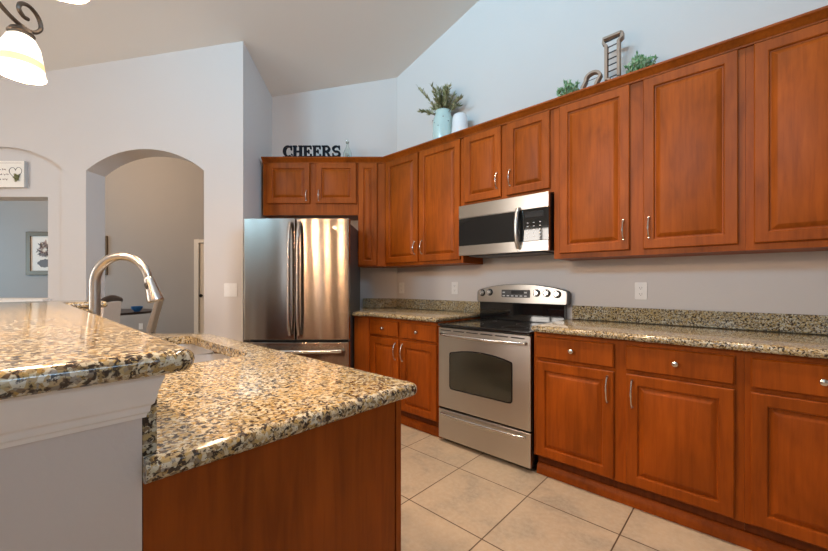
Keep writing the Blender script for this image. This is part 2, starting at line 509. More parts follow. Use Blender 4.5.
# far door, casing and knob
mb = MB(); wall_rd(mb, [(-4.36, .0), (-3.54, 0), (-3.54, 2.03), (-4.36, 2.03)], FD + .015, FD + .055)
for (u0, u1) in ((-4.24, -4.0), (-3.9, -3.66)):
    for (w0, w1) in ((.2, .85), (1.0, 1.55), (1.65, 1.9)):
        wall_rd(mb, [(u0, w0), (u1, w0), (u1, w1), (u0, w1)], FD + .008, FD + .015)
fd = struct(mb.build('door_1', M['door_paint'], bevel=.006))
mb = MB(); c = rd(-4.30, FD + .015, .975)
mb.lathe([(.012, -.0), (.012, .04), (.03, .045), (.034, .06), (.026, .075), (.0, .078)], (0, 0, 0), 14, 'y', mtx=Matrix.Rotation(DANG, 4, 'Z'))
kb = mb.build('door_knob', M['knob_dark'], fd); kb.location = c
mb = MB()
for u0, u1, w0, w1 in ((-4.45, -4.36, 0, 2.10), (-3.54, -3.45, 0, 2.10), (-4.36, -3.54, 2.03, 2.10)):
    wall_rd(mb, [(u0, w0), (u1, w0), (u1, w1), (u0, w1)], FD - .02, FD + .11)
struct(mb.build('trim_2', M['door_paint'], bevel=.006))

# walls behind the camera with their windows and two added high openings
def wall_with_window(name, axis, pos, a0, a1, h, w0, w1, z0, z1, t=.12):
    mb = MB(); s = 1 if pos > 0 else -1
    p0, p1 = (pos, pos + s * t) if s > 0 else (pos - t, pos)
    for (b0, b1, q0, q1) in ((a0, w0, 0, h), (w1, a1, 0, h), (w0, w1, 0, z0), (w0, w1, z1, h)):
        if axis == 'x': mb.box(p0, p1, b0, b1, q0, q1)
        else: mb.box(b0, b1, p0, p1, q0, q1)
    return struct(mb.build(name, M['wall']))


def window_frame(name, axis, pos, w0, w1, z0, z1, nx=3, nz=2):
    mb = MB()
    def bar(b0, b1, q0, q1, d=.03):
        if axis == 'x': mb.box(pos - d, pos + d, b0, b1, q0, q1)
        else: mb.box(b0, b1, pos - d, pos + d, q0, q1)
    f = .06
    bar(w0, w0 + f, z0, z1); bar(w1 - f, w1, z0, z1); bar(w0 + f, w1 - f, z0, z0 + f); bar(w0 + f, w1 - f, z1 - f, z1)
    for i in range(1, nx):
        u = w0 + (w1 - w0) * i / nx; bar(u - .03, u + .03, z0 + f, z1 - f, .025)
    for j in range(1, nz):
        u = z0 + (z1 - z0) * j / nz; bar(w0 + f, w1 - f, u - .012, u + .012, .02)
    return struct(mb.build(name, M['trim']))


mb = MB()
for (b0, b1, q0, q1) in ((-4.5, 2.88, 0, .95), (-4.5, -.85, .95, 2.75), (.75, 2.88, .95, 2.75), (-4.5, 2.88, 2.75, 3.15), (-4.5, -.25, 3.15, 4.15), (1.85, 2.88, 3.15, 4.15), (-4.5, 2.88, 4.15, 5.2)):
    mb.box(3.1, 3.22, b0, b1, q0, q1)
struct(mb.build('wall_east', M['wall']))
window_frame('window_6', 'x', 3.16, -.25, 1.85, 3.15, 4.15, 2, 1)  # invented high window, put in to let the east fill through
window_frame('window_1', 'x', 3.16, -.85, .75, .95, 2.75, 2, 3)
mb = MB(); h = 5.2
WS = [(-4.85, -3.55), (-.85, -.25), (.85, 1.35)]
e0 = lx - .1
for w0, w1 in WS:
    mb.box(e0, w0, -4.62, -4.5, 0, 2.75); mb.box(w0, w1, -4.62, -4.5, 0, .75); e0 = w1
mb.box(e0, 3.22, -4.62, -4.5, 0, 2.75)
mb.box(lx - .1, 3.22, -4.62, -4.5, 2.75, 3.3); mb.box(lx - .1, 3.22, -4.62, -4.5, 4.2, h)
mb.box(lx - .1, -2.8, -4.62, -4.5, 3.3, 4.2); mb.box(.4, 3.22, -4.62, -4.5, 3.3, 4.2)
struct(mb.build('wall_south', M['wall']))
for i, (w0, w1) in enumerate(WS): window_frame('window_%d' % (i + 2), 'y', -4.56, w0, w1, .75, 2.75, 2 if i == 0 else 1, 2)
window_frame('window_5', 'y', -4.56, -2.8, .4, 3.3, 4.2, 4, 1)  # high window added only as an opening for the south fill
struct(MB().box(lx - .1, lx, -4.5, ly + .06, 0, 5.2).build('wall_southwest', M['wall']))

# ------------------------------------------------------------------ ceiling cans
for i, (x, y) in enumerate(CANS):
    z = min(ceil_z(x, y), RIDGE)
    sl = z < RIDGE - 1e-4
    n = Vector((gx, gy, -1)).normalized() if sl else Vector((0, 0, -1))
    q = n.to_track_quat('Z', 'Y')
    t = thing('recessed_light', 'round recessed ceiling light %s' % ['above the range end of the aisle', 'above the middle of the aisle', 'above the right end of the aisle', 'behind the bar nearer the arch', 'behind the bar nearer the window'][i], 'ceiling light', (x, y, z), 0, 'recessed ceiling lights')
    t.rotation_euler = q.to_euler()
    MB().lathe([(.075, 0), (.098, 0), (.098, .006), (.075, .006)], cap0=False, cap1=False).build('trim_ring', M['white_plastic'], t)
    MB().lathe([(.0, .001), (.074, .001), (.074, .003), (0, .003)], cap0=False, cap1=False).build('lens', M['can'], t)
    sp = bpy.data.lights.new('can_lamp', 'SPOT'); sp.spot_size = math.radians(96); sp.spot_blend = .7; sp.shadow_soft_size = .07; sp.energy = 168 if i < 3 else 10; sp.color = (1.0, .70, .46)
    so = bpy.data.objects.new('can_lamp', sp); COL.objects.link(so); so.location = Vector((x, y, z)) + n * .02; so.rotation_euler = (0, 0, 0)

# ------------------------------------------------------------------ cabinet builders
def handle(parent, x, y, z0, z1, vertical=True):
    """bow pull standing proud of y (front faces -y)"""
    mb = MB(); n = 12; L = z1 - z0; pts = []; rad = []
    for i in range(n + 1):
        s = i / n; pts.append((x, y - .006 - .024 * math.sin(PI * s) ** .7, z0 + L * s))
        rad.append(.0038 + .0022 * math.exp(-((s - .5) / .08) ** 2) + .0012 * abs(2 * s - 1) ** 4)
    mb.tube(pts, rad, 8)
    for zz in (z0, z1): mb.lathe([(.0075, 0.0), (.0075, .004), (.0045, .008), (.004, .012)], (x, y, zz), 10, 'y')
    return mb.build('handle', M['nickel'], parent)


def knob(parent, x, y, z, r=.0155):
    mb = MB(); mb.lathe([(.008, 0), (.006, .010), (r * .8, .016), (r, .021), (r * .86, .027), (r * .4, .030), (.0005, .0305)], (x, y, z), 18, 'y')
    return mb.build('knob', M['nickel'], parent)


def raised_door(parent, x0, x1, z0, z1, y, hs=None, hz=None, frame=.058, name='door'):
    """raised-panel door, back at y, front face at y-.020"""
    w, hh = x1 - x0, z1 - z0
    fr = min(frame, w * .28, hh * .28)
    prof = [(0, 0), (0, -.016), (.0045, -.0205), (fr - .006, -.0205), (fr - .002, -.0185), (fr + .001, -.0090), (fr + .007, -.0080), (fr + .009, -.0095), (fr + .028, -.0190), (fr + .031, -.0200)]
    lim = min(w, hh) / 2 - .004
    mb = MB(); rings = []
    for ins, dy in prof:
        ins = min(ins, lim)
        rings.append([(x0 + ins, y + dy, z0 + ins), (x1 - ins, y + dy, z0 + ins), (x1 - ins, y + dy, z1 - ins), (x0 + ins, y + dy, z1 - ins)])
    mb.rings(rings)
    d = mb.build(name, M['wood'], parent, sharp=22)
    if hs:
        hx = x1 - .031 if hs == 'r' else x0 + .031
        handle(d, hx, y - .0205, hz[0], hz[1])
    return d


def drawer_front(parent, x0, x1, z0, z1, y):
    prof = [(0, 0), (0, -.014), (.006, -.0205), (.010, -.0205)]
    mb = MB()
    mb.rings([[(x0 + i, y + d, z0 + i), (x1 - i, y + d, z0 + i), (x1 - i, y + d, z1 - i), (x0 + i, y + d, z1 - i)] for i, d in prof])
    d = mb.build('drawer', M['wood'], parent, sharp=22)
    knob(d, (x0 + x1) / 2, y - .0205, (z0 + z1) / 2)
    return d


UY = 2.57; UB, UT = 1.395, 2.500
def upper_cabinet(label, x0, x1, doors, zb=UB, outline=None, hz=(1.495, 1.615)):
    t = thing('wall_cabinet', label, 'cabinet', (x0, UY, zb), 0, 'wall cabinets along the range wall')
    mb = MB()
    pts = outline or [(x0, UY), (x1, UY), (x1, WALLY - .003), (x0, WALLY - .003)]
    mb.prism([(p[0] - x0, p[1] - UY) for p in pts], 0, UT - zb)
    mb.build('body', M['wood'], t, bevel=.0004, segs=1)
    for a0, a1, hs, zz in doors:
        raised_door(t, a0 - x0, a1 - x0, zz - zb, 2.445 - zb, -.0005, hs, (hz[0] - zb, hz[1] - zb))
    return t


# corner of the two front planes
CX = (FY * UY - 3.77) / -FX
fc = (CX, UY)
g = .0015
upper_cabinet('reddish-brown two-door wall cabinet left of the microwave', fc[0] + g, -1.8108, [(-2.752, -2.318, 'r', 1.425), (-2.292, -1.836, 'l', 1.425)],
              outline=[(fc[0] + g, UY), (-1.8108, UY), (-1.8108, WALLY - .003), (CORNER[0] + .02, WALLY - .003)])
upper_cabinet('short two-door wall cabinet directly above the microwave', -1.8104, -1.0364, [(-1.790, -1.447, 'r', 1.896), (-1.397, -1.062, 'l', 1.896)], 1.868, hz=(1.965, 2.085))
upper_cabinet('wide two-door wall cabinet right of the microwave with facing handles', -1.036, -.0312, [(-.992, -.563, 'r', 1.43), (-.490, -.060, 'l', 1.43)])
upper_cabinet('rightmost wall cabinet, cut off by the right edge of the photo', -.0308, 1.0, [(.001, .435, 'r', 1.43), (.51, .96, 'l', 1.43)])

# angled wall cabinets (thing-local x runs along the angled wall)
def angled(name, label, cat, r, d, z, group=None): return thing(name, label, cat, rd(r, d, z), DANG, group)
UD = 3.77; BACKD = 4.094
t = angled('wall_cabinet', 'tall narrow single-door wall cabinet between refrigerator and corner', 'cabinet', -.596, UD, UB)
rc = fc[0] * RX + fc[1] * RY
mb = MB(); mb.prism([(0, 0), (rc - g + .596, 0), (-.2165 - .012 + .596, BACKD - UD), (0, BACKD - UD)], 0, UT - UB); mb.build('body', M['wood'], t, bevel=.0004, segs=1)
raised_door(t, .008, .196, .012, 2.445 - UB, -.0005, frame=.052)
t = angled('wall_cabinet', 'low two-door cabinet above the refrigerator under the dark lettering', 'cabinet', -1.566, UD, 1.918)
mb = MB(); mb.box(0, .968, 0, BACKD - UD, 0, UT - 1.918); mb.build('body', M['wood'], t, bevel=.0004, segs=1)
for a0, a1, hs in ((-1.520, -1.086, 'r'), (-1.022, -.612, 'l')):
    raised_door(t, a0 + 1.566, a1 + 1.566, 2.035 - 1.918, 2.447 - 1.918, -.0005, hs, (2.065 - 1.918, 2.165 - 1.918))

# crown moulding swept along both runs
def sweep_xy(path, prof, z0, mb):
    """path: xy points, prof: (outward, z); outward is to the right of travel"""
    n = len(path); rings = []
    for i, p in enumerate(path):
        P = Vector(p)
        if i == 0: t1 = t2 = (Vector(path[1]) - P).normalized()
        elif i == n - 1: t1 = t2 = (P - Vector(path[i - 1])).normalized()
        else: t1 = (P - Vector(path[i - 1])).normalized(); t2 = (Vector(path[i + 1]) - P).normalized()
        n1 = Vector((t1.y, -t1.x)); n2 = Vector((t2.y, -t2.x)); k = (n1 + n2) / (1 + n1.dot(n2))
        rings.append([(P.x + k.x * o_, P.y + k.y * o_, z0 + zz) for o_, zz in prof])
    mb.rings(rings)
mb = MB()
PROF = [(0, 0), (.012, 0), (.014, .008), (.022, .014), (.034, .030), (.040, .034), (.048, .040), (.050, .048), (.048, .051), (0, .051)]
sweep_xy([rd(-1.567, UD - .001), rd(rc - .0008, UD - .001), (1.002, UY - .001)], PROF, 2.449, mb)
tag(mb.build('crown_molding', M['wood'], sharp=25), 'dark wood crown molding running along the tops of the wall cabinets', 'molding')

# ------------------------------------------------------------------ base cabinets
BY = 2.26; BT = .916; KICK = .128
def base_cabinet(label, x0, x1, doors, drawers, outline=None):
    t = thing('base_cabinet', label, 'cabinet', (x0, BY, 0), 0, 'base cabinets along the range wall')
    pts = outline or [(x0, BY), (x1, BY), (x1, WALLY - .003), (x0, WALLY - .003)]
    MB().prism([(p[0] - x0, p[1] - BY) for p in pts], KICK, BT).build('body', M['wood'], t, bevel=.0004, segs=1)
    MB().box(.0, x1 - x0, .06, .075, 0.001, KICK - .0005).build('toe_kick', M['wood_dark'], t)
    for a0, a1, hs in doors: raised_door(t, a0 - x0, a1 - x0, .140, .735, -.0005, hs, (.562, .704))
    for a0, a1 in drawers: drawer_front(t, a0 - x0, a1 - x0, .757, .889, -.0005)
    return t
dl = 2.26 * 0
pr_ = rd(-.454, 3.459)
base_cabinet('two-door two-drawer base cabinet between refrigerator and range', -2.655, -1.818, [(-2.628, -2.262, 'r'), (-2.236, -1.838, 'l')], [(-2.628, -2.268), (-2.236, -1.838)],
             outline=[(-2.655, BY), (-1.818, BY), (-1.818, WALLY - .003), (-2.655, WALLY - .003)])
base_cabinet('wide two-door base cabinet right of the range', -1.040, -.0312, [(-1.019, -.572, 'r'), (-.512, -.065, 'l')], [(-1.019, -.572), (-.512, -.065)])
base_cabinet('rightmost base cabinet, cut off by the right edge of the photo', -.0308, 1.0, [(-.010, .433, 'r'), (.52, .965, 'l')], [(-.010, .433), (.52, .965)])
# angled filler beside the fridge
q0 = rd(-.583, 3.4525); q1 = (-2.657, BY)
t = thing('filler_panel', 'narrow plain angled wood panel between refrigerator and drawers', 'panel', (q1[0], q1[1], 0), DANG)
L_ = math.hypot(q1[0] - q0[0], q1[1] - q0[1])
MB().box(-L_, -.001, 0, .02, KICK, BT).build('panel', M['wood'], t, bevel=.0015)
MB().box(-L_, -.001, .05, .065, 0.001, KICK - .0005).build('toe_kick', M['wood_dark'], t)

# shoe moulding
def shoe(name, label, x0, x1):
    mb = MB(); mb.prism([(BY + .025, .001), (BY + .058, .001), (BY + .058, .062), (BY + .050, .062), (BY + .034, .045), (BY + .027, .022)], x0, x1, 'x')
    return tag(mb.build(name, M['wood'], sharp=30), label, 'molding', 'toe kick moldings')
shoe('shoe_molding', 'wood shoe molding along the floor left of the range', -2.60, -1.82)
shoe('shoe_molding', 'wood shoe molding along the floor right of the range', -1.036, 1.0)

# ------------------------------------------------------------------ countertops along the wall
CZ0, CZ1 = .918, .956
CF = 2.212
def local_slab(outline, o, z0, z1, r, hole=None, flat=None):
    f = lambda pts: [(p[0] - o[0], p[1] - o[1]) for p in pts]
    return slab(f(outline), z0 - CZ0, z1 - CZ0, r, f(hole) if hole else None, flat)
# right run
t = thing('countertop', 'long granite countertop right of the range', 'countertop', (-1.036, CF, CZ0))
ol = round_poly([(-1.043, CF), (1.02, CF), (1.02, WALLY - .003), (-1.043, WALLY - .003)], [.02, 0, 0, 0])
local_slab(ol, (-1.036, CF), CZ0, CZ1, .017).build('slab', M['granite'], t)
MB().box(-1.016 + 1.036, 1.02 + 1.036, WALLY - .024 - CF, WALLY - .003 - CF, CZ1 - CZ0 + .0005, 1.057 - CZ0).build('backsplash', M['granite'], t, bevel=.004)
# left run, following the angled corner
t = thing('countertop', 'short granite countertop between refrigerator and range', 'countertop', (-1.82, CF, CZ0))
xd = (FY * CF - 3.408) / -FX
ol = [(-1.817, CF), (-1.817, WALLY - .003), (CORNER[0] + .004, WALLY - .003), rd(-.592, 4.090), rd(-.592, 3.408), (xd, CF)]
ol = list(reversed(ol))
if sum(ol[i - 1][0] * ol[i][1] - ol[i][0] * ol[i - 1][1] for i in range(len(ol))) < 0: ol.reverse()
local_slab(ol, (-1.82, CF), CZ0, CZ1, .017).build('slab', M['granite'], t)
mb = MB()
mb.box(CORNER[0] + .006 + 1.82, -.008, WALLY - .024 - CF, WALLY - .003 - CF, CZ1 - CZ0 + .0005, 1.057 - CZ0)
pp = [rd(-.592, 4.070), rd(-.592, 4.091), (CORNER[0] + .005, WALLY - .004), (CORNER[0] + .016, WALLY - .0245)]
mb.prism([(p[0] + 1.82, p[1] - CF) for p in pp], CZ1 - CZ0 + .0005, 1.057 - CZ0)
mb.build('backsplash', M['granite'], t, bevel=.003)

# ------------------------------------------------------------------ range
RXC, RYF = -1.431, 2.235
t = thing('range', 'stainless steel electric range with black glass cooktop', 'stove', (RXC, RYF, 0))
hw = .3775
mb = MB(); mb.box(-hw, hw, .032, .638, .035, .893); mb.box(-hw + .03, hw - .03, .06, .6, .012, .036); mb.build('body', M['black'], t, bevel=.003)
for sx in (-1, 1):
    for yy in (.07, .56): MB().lathe([(.018, .0005), (.018, .012), (.01, .014), (.01, .04)], (sx * .33, yy, 0), 12).build('foot', M['rubber'], t)
mb = MB(); mb.box(-hw, hw, -.012, .585, .8935, .914)
ck = mb.build('cooktop', M['blackglass'], t, bevel=.006, segs=3)
for bx, by, br in ((-.19, .15, .105), (.19, .15, .09), (-.19, .40, .08), (.19, .40, .105)):
    MB().lathe([(br - .0015, .9141), (br + .0015, .9141), (br + .0015, .9146), (br - .0015, .9146)], (bx, by, 0), 40, cap0=False, cap1=False).build('burner_ring', M['grey_side'], ck)
# oven door with window and vents
mb = MB(); mb.box(-hw, hw, 0, .03, .272, .885); od = mb.build('oven_door', M['steel'], t, bevel=.005, segs=3)
def win_outline(x0, x1, z0, z1, rise, rad=.03):
    base = [(x0, z0), (x1, z0)]
    arc = [(x1 + (x0 - x1) * i / 14, z1 + rise * (1 - (2 * i / 14 - 1) ** 2)) for i in range(15)]
    p = base + arc
    return round_poly(p, [rad, rad, rad * .6] + [0] * 13 + [rad * .6], 5)
MB().prism(win_outline(-.272, .252, .422, .700, .035), -.0015, .004, 'y').build('oven_window', M['black'], od)
MB().prism(win_outline(-.262, .242, .432, .692, .034, .025), -.0030, -.0012, 'y').build('window_glass', M['ovenglass'], od)
mb = MB()
for i in range(6):
    u0 = -.355 + i * .119; mb.prism(round_poly([(u0, .861), (u0 + .098, .861), (u0 + .098, .869), (u0, .869)], .0035, 3), -.001, .004, 'y')
mb.build('vent_slots', M['slot'], od)
def bow_handle(parent, x0, x1, z, y, bow, r, droop=0.0):
    mb = MB(); n = 16
    pts = [(x0 + (x1 - x0) * i / n, y - .012 - bow * math.sin(PI * i / n) ** .55, z + droop * (1 - (2 * i / n - 1) ** 2)) for i in range(n + 1)]
    mb.tube(pts, [r * (.8 + .2 * math.sin(PI * i / n)) for i in range(n + 1)], 12, flat=.85)
    for xx in (x0, x1): mb.lathe([(r * 1.1, 0), (r * 1.1, .006), (r * .85, .014)], (xx, y, z), 12, 'y')
    return mb.build('handle', M['steel_smooth'], parent)
bow_handle(od, -.345, .345, .836, 0, .048, .0135)
mb = MB(); mb.box(-hw, hw, .0, .03, .034, .258); dr = mb.build('drawer', M['steel'], t, bevel=.006, segs=3)
bow_handle(dr, -.345, .335, .228, 0, .022, .011)
# backguard
mb = MB(); mb.box(-hw + .008, hw - .002, .575, .638, .9145, 1.068); bgd = mb.build('backguard', M['blackglass'], t, bevel=.004)
tl = Matrix.Translation((.008, .566, 1.0585)) @ Matrix.Rotation(math.radians(-1.5), 4, 'X')
n = 20
arc = [(.400 - .80 * i / n, .104 + .055 * (1 - abs(2 * i / n - 1) ** 2.2)) for i in range(n + 1)]
pts = [(-.400, .012), (-.39, 0), (.39, 0), (.400, .012)] + arc
mb = MB(); mb.prism(round_poly(pts, [.004, .004, .004, .004, .03] + [0] * (n - 1) + [.03], 4), .003, .058, 'y', tl); mb.build('control_panel_housing', M['grey_side'], t, bevel=.003)
ins = [(x * .975, .004 + (z - .0) * .955) for x, z in pts]
mb = MB(); mb.prism(round_poly(ins, [.004, .004, .004, .004, .025] + [0] * (n - 1) + [.025], 4), -.004, .003, 'y', tl); cp = mb.build('control_panel', M['steel'], t, bevel=.002)
mb = MB(); mb.prism(round_poly([(-.155, .048), (.100, .048), (.100, .112), (-.155, .112)], .008, 3), -.0055, -.004, 'y', tl); dp = mb.build('keypad', M['grey_side'], cp)
mb.__init__(); mb.prism([(-.065, .078), (.045, .078), (.045, .104), (-.065, .104)], -.0065, -.0054, 'y', tl); mb.build('display', M['display'], cp)
for i in range(6):
    for j in range(2):
        if 1 <= i <= 4 and j == 1: continue
        u = -.145 + i * .039; MB().prism([(u, .056 + j * .028), (u + .022, .056 + j * .028), (u + .022, .066 + j * .028), (u, .066 + j * .028)], -.0063, -.0054, 'y', tl).build('key', M['marking'], cp)
for kx in (-.345, -.270, .155, .238, .320):
    zz = .082 + (.0 if abs(kx) > .28 else .006)
    mb = MB(); mb.lathe([(.030, .004), (.030, .007), (.027, .010)], (0, 0, 0), 24, 'y', mtx=None)
    for v in mb.bm.verts: v.co = tl @ (v.co + Vector((kx, 0, zz)))
    kb = mb.build('knob', M['black'], t)
    mb = MB(); mb.lathe([(.023, .010), (.021, .026), (.017, .029), (.0004, .0295)], (0, 0, 0), 24, 'y'); mb.box(-.0055, .0055, -.036, -.012, -.020, .020)
    for v in mb.bm.verts: v.co = tl @ (v.co + Vector((kx, 0, zz)))
    mb.build('knob_cap', M['steel_smooth'], kb, bevel=.0015)

# ------------------------------------------------------------------ microwave
MZ = 1.452
t = thing('microwave', 'stainless over-the-range microwave with black control panel', 'microwave', (-1.4245, 2.495, MZ))
hw = .380; H = 1.860 - MZ
mb = MB(); mb.box(-hw + .003, hw - .003, .028, .380, .0, H - .002); mb.build('body', M['black'], t, bevel=.003)
mb = MB(); mb.box(-hw + .06, hw - .06, .06, .33, -.008, .0); mb.build('vent_grille', M['grey_side'], t, bevel=.002)
mb = MB(); mb.box(-hw, hw, 0, .027, .304, H); mb.build('top_strip', M['steel'], t, bevel=.003)
mb = MB(); mb.box(-hw, .150, 0, .027, .0, .302); dd = mb.build('door', M['steel'], t, bevel=.003)
MB().prism(round_poly([(-hw + .004, .078), (.146, .078), (.146, .299), (-hw + .004, .299)], .004, 3), -.002, .002, 'y').build('door_glass', M['blackglass'], dd)
mb = MB(); n = 14
mb.tube([(.158, -.010 - .038 * math.sin(PI * i / n) ** .6, .030 + .285 * i / n) for i in range(n + 1)], [.0155] * (n + 1), 12)
for zz in (.030, .315): mb.lathe([(.016, -.002), (.015, .012)], (.158, 0, zz), 12, 'y')
mb.build('handle', M['steel'], dd)
mb = MB(); mb.box(.151, hw, .002, .027, .074, .303); pn = mb.build('control_panel', M['blackglass'], t, bevel=.002)
mb = MB(); mb.box(.151, hw, 0, .027, .0, .0735); mb.build('bottom_strip', M['steel'], t, bevel=.003)
for i in range(3):
    for j in range(5):
        u = .220 + i * .046; w = .102 + j * .025; MB().box(u, u + .012, .0012, .0022, w, w + .005).build('key', M['marking'], pn)
mb = MB(); mb.box(.205, .345, .0012, .0022, .245, .283); mb.build('display', M['display'], pn)

# ------------------------------------------------------------------ refrigerator
FRD = 3.14
t = angled('refrigerator', 'stainless french-door refrigerator under the low cabinet', 'refrigerator', -1.032, FRD, 0)
hw = .452
mb = MB(); mb.box(-hw + .02, hw - .02, .105, .80, .035, 1.765); mb.build('body', M['grey_side'], t, bevel=.004)
mb = MB(); mb.box(-hw + .02, hw - .02, .12, .14, .005, .036); mb.build('toe_grille', M['black'], t)
for sx in (-1, 1):
    for yy in (.2, .72): MB().lathe([(.02, .0005), (.02, .015), (.012, .016), (.012, .04)], (sx * .40, yy, 0), 10).build('foot', M['rubber'], t)
def bowed(x0, x1, y1, bulge, full=hw):
    n = 14; return [(x0, y1)] + [(x0 + (x1 - x0) * i / n, .030 - bulge * (1 - ((x0 + (x1 - x0) * i / n) / full) ** 2)) for i in range(n + 1)] + [(x1, y1)]
for x0, x1, nm, lab in ((-hw, -.006, 'l', None), (.006, hw, 'r', None)):
    mb = MB(); mb.prism(list(reversed(bowed(x0, x1, .10, .017))), .738, 1.782); fdoor = mb.build('door', M['steel_fridge'], t, bevel=.007, segs=3)
    hx = -.038 if nm == 'l' else .038
    mb = MB(); n = 14; zs = [.79 + (.945) * i / n for i in range(n + 1)]
    mb.tube([(hx, -.018 - .036 * min(1, 6 * min(i, n - i) / n) ** .5, z) for i, z in enumerate(zs)], .0185, 14, flat=.8)
    for zz in (.79, 1.735): mb.lathe([(.015, -.022), (.014, .02)], (hx, 0, zz), 12, 'y')
    mb.build('handle', M['steel_fridge'], fdoor)
    if nm == 'r': MB().lathe([(.0, .0), (.017, .0), (.016, .003), (0.0004, .004)], (.335, .0165, 1.705), 20, 'y', cap0=False).build('badge', M['nickel'], fdoor)
mb = MB(); mb.prism(list(reversed(bowed(-hw, hw, .10, .017))), .06, .718); fz = mb.build('freezer_drawer', M['steel_fridge'], t, bevel=.007, segs=3)
mb = MB(); n = 16
mb.tube([(-.40 + .80 * i / n, -.045 - .03 * (1 - (2 * i / n - 1) ** 2), .655) for i in range(n + 1)], .0155, 12)
for xx in (-.40, .40): mb.lathe([(.016, -.03), (.015, .05)], (xx, 0, .655), 12, 'y')
mb.build('handle', M['steel_smooth'], fz)
for sx in (-1, 1):
    mb = MB(); mb.box(sx * .41 - .035, sx * .41 + .035, .03, .20, 1.766, 1.795) if False else mb.box(sx * .405 - .03, sx * .405 + .03, .11, .22, 1.766, 1.79)
    mb.build('hinge_cover', M['grey_side'], t, bevel=.006)
mb = MB(); mb.box(hw - .0195, hw - .014, .12, .165, 1.585, 1.605); mb.build('side_clip', M['white_plastic'], t, bevel=.001)

# ------------------------------------------------------------------ island: pony wall, bar top, counter, cabinet, sink, faucet
PW0, PW1 = -.03, .1359
PX = -.700
RETX = -2.75      # front of the short return at the far end of the bar
xr = lambda Y, d: (FY * Y - d) / -FX
mb = MB()
mb.prism([(PX, PW0), (PX, PW1), (RETX - .03, PW1), (RETX - .03, .345), (RETX - .17, .345), (RETX - .17, PW0)], 0, 1.084)
struct(mb.build('wall_bar', M['wall']))
# flared trim under the bar top, wrapping the wall end
mb = MB()
TP = [(0, 0), (.004, 0), (.005, .006), (.008, .009), (.009, .018), (.013, .022), (.019, .048), (.024, .062), (.024, .066), (0, .066)]
sweep_xy([(-2.2, PW0 - .0005), (PX + .0005, PW0 - .0005), (PX + .0005, PW1 + .0005), (PX - .10, PW1 + .0005)][0:4], TP, 1.0178, mb)
struct(mb.build('trim_3', M['trim'], sharp=30))
# bar top
BZ0, BZ1 = 1.0845, 1.121
bo = [(-.655, .203), (RETX, .197), (RETX, .375), (RETX - .30, .375), (RETX - .30, -.34), (-.655, -.34)]
area2 = sum(bo[i - 1][0] * bo[i][1] - bo[i][0] * bo[i - 1][1] for i in range(len(bo)))
rads = [.032, 0, .02, .02, .05, .05]
if area2 < 0: bo.reverse(); rads.reverse()
bt = slab(round_poly(bo, rads), BZ0, BZ1, .0175).build('bar_countertop', M['granite'])
tag(bt, 'raised polished granite bar top at the lower left', 'countertop')
# island counter with sink cut-out
SK = (-2.13, -1.395, .275, .612)
ol = [(-.672, .1365), (-.672, .748), (xr(.722, 1.99), .722), (xr(.36, 1.99), .36), (RETX - .0285, .36), (RETX - .0285, .1365)]
if sum(ol[i - 1][0] * ol[i][1] - ol[i][0] * ol[i - 1][1] for i in range(len(ol))) < 0: ol.reverse()
rr = [0.018 if p[1] > .5 else 0.0 for p in ol]
hole = round_poly([(SK[0], SK[2]), (SK[1], SK[2]), (SK[1], SK[3]), (SK[0], SK[3])], .06)
t = thing('island_countertop', 'lower granite island countertop with the sink cut-out', 'countertop', (-.676, .1365, CZ0))
local_slab(round_poly(ol, rr), (-.676, .1365), CZ0, CZ1, .018, hole, lambda a, b: abs(a.y) < .001 and abs(b.y) < .001).build('slab', M['granite'], t)
mb = MB(); mb.box(RETX - .009 + .676, -.026, .0, .0195, CZ1 - CZ0 + .0005, 1.0838 - CZ0); mb.build('splash', M['granite'], t, bevel=.0015)
mb = MB(); mb.box(RETX - .0285 + .676, RETX - .0095 + .676, .0, .205, CZ1 - CZ0 + .0005, 1.0838 - CZ0); mb.build('splash', M['granite'], t, bevel=.0015)
# island cabinet: end panel faces the camera, doors face the range
IY1 = .705
t = thing('island_cabinet', 'brown wood island cabinet under the lower granite counter', 'cabinet', (-.70, .1365, 0))
xe = xr(.1365, 1.955)
pts = [(-.702, .1365), (-.702, IY1 - .018), (xr(IY1 - .018, 1.955), IY1 - .018), (xe, .1365)]
def prism_loc(mb, pts, o, z0, z1): mb.prism([(p[0] - o[0], p[1] - o[1]) for p in pts], z0, z1)
mb = MB(); o_ = (-.70, .1365)
# carcass made of boards so the sink hangs inside it
prism_loc(mb, [(-.722, .1365), (-.722, IY1 - .019), (-.74, IY1 - .019), (-.74, .1365)], o_, .10, .914)
prism_loc(mb, [(-1.36, .1365), (-1.36, IY1 - .019), (-1.378, IY1 - .019), (-1.378, .1365)], o_, .10, .914)
prism_loc(mb, [(-.74, .1375), (-.74, IY1 - .019), (xr(IY1 - .019, 1.955), IY1 - .019), (xr(.1375, 1.955), .1375)], o_, .10, .118)
prism_loc(mb, [(xr(IY1 - .019, 1.937), IY1 - .019), (xr(IY1 - .019, 1.955), IY1 - .019), (xr(.1375, 1.955), .1375), (xr(.1375, 1.937), .1375)], o_, .118, .914)
mb.build('body', M['wood'], t)
mb = MB(); mb.box(-.0215, .0, .0005, IY1 - .0225 - .1365, .001, .9165); mb.build('end_panel', M['wood'], t, bevel=.001)
mb = MB(); xw = xr(IY1, 1.955) + .70
for (u0, u1, w0, w1) in ((-.05, .0005, .1, .916), (-.68, -.63, .1, .916), (xw, xw + .05, .1, .916), (xw + .05, -.05, .875, .916), (xw + .05, -.05, .1, .135)):
    mb.box(u0, u1, IY1 - .0185 - .1365, IY1 - .1365, w0, w1)
mb.build('face_frame', M['wood'], t, bevel=.001)
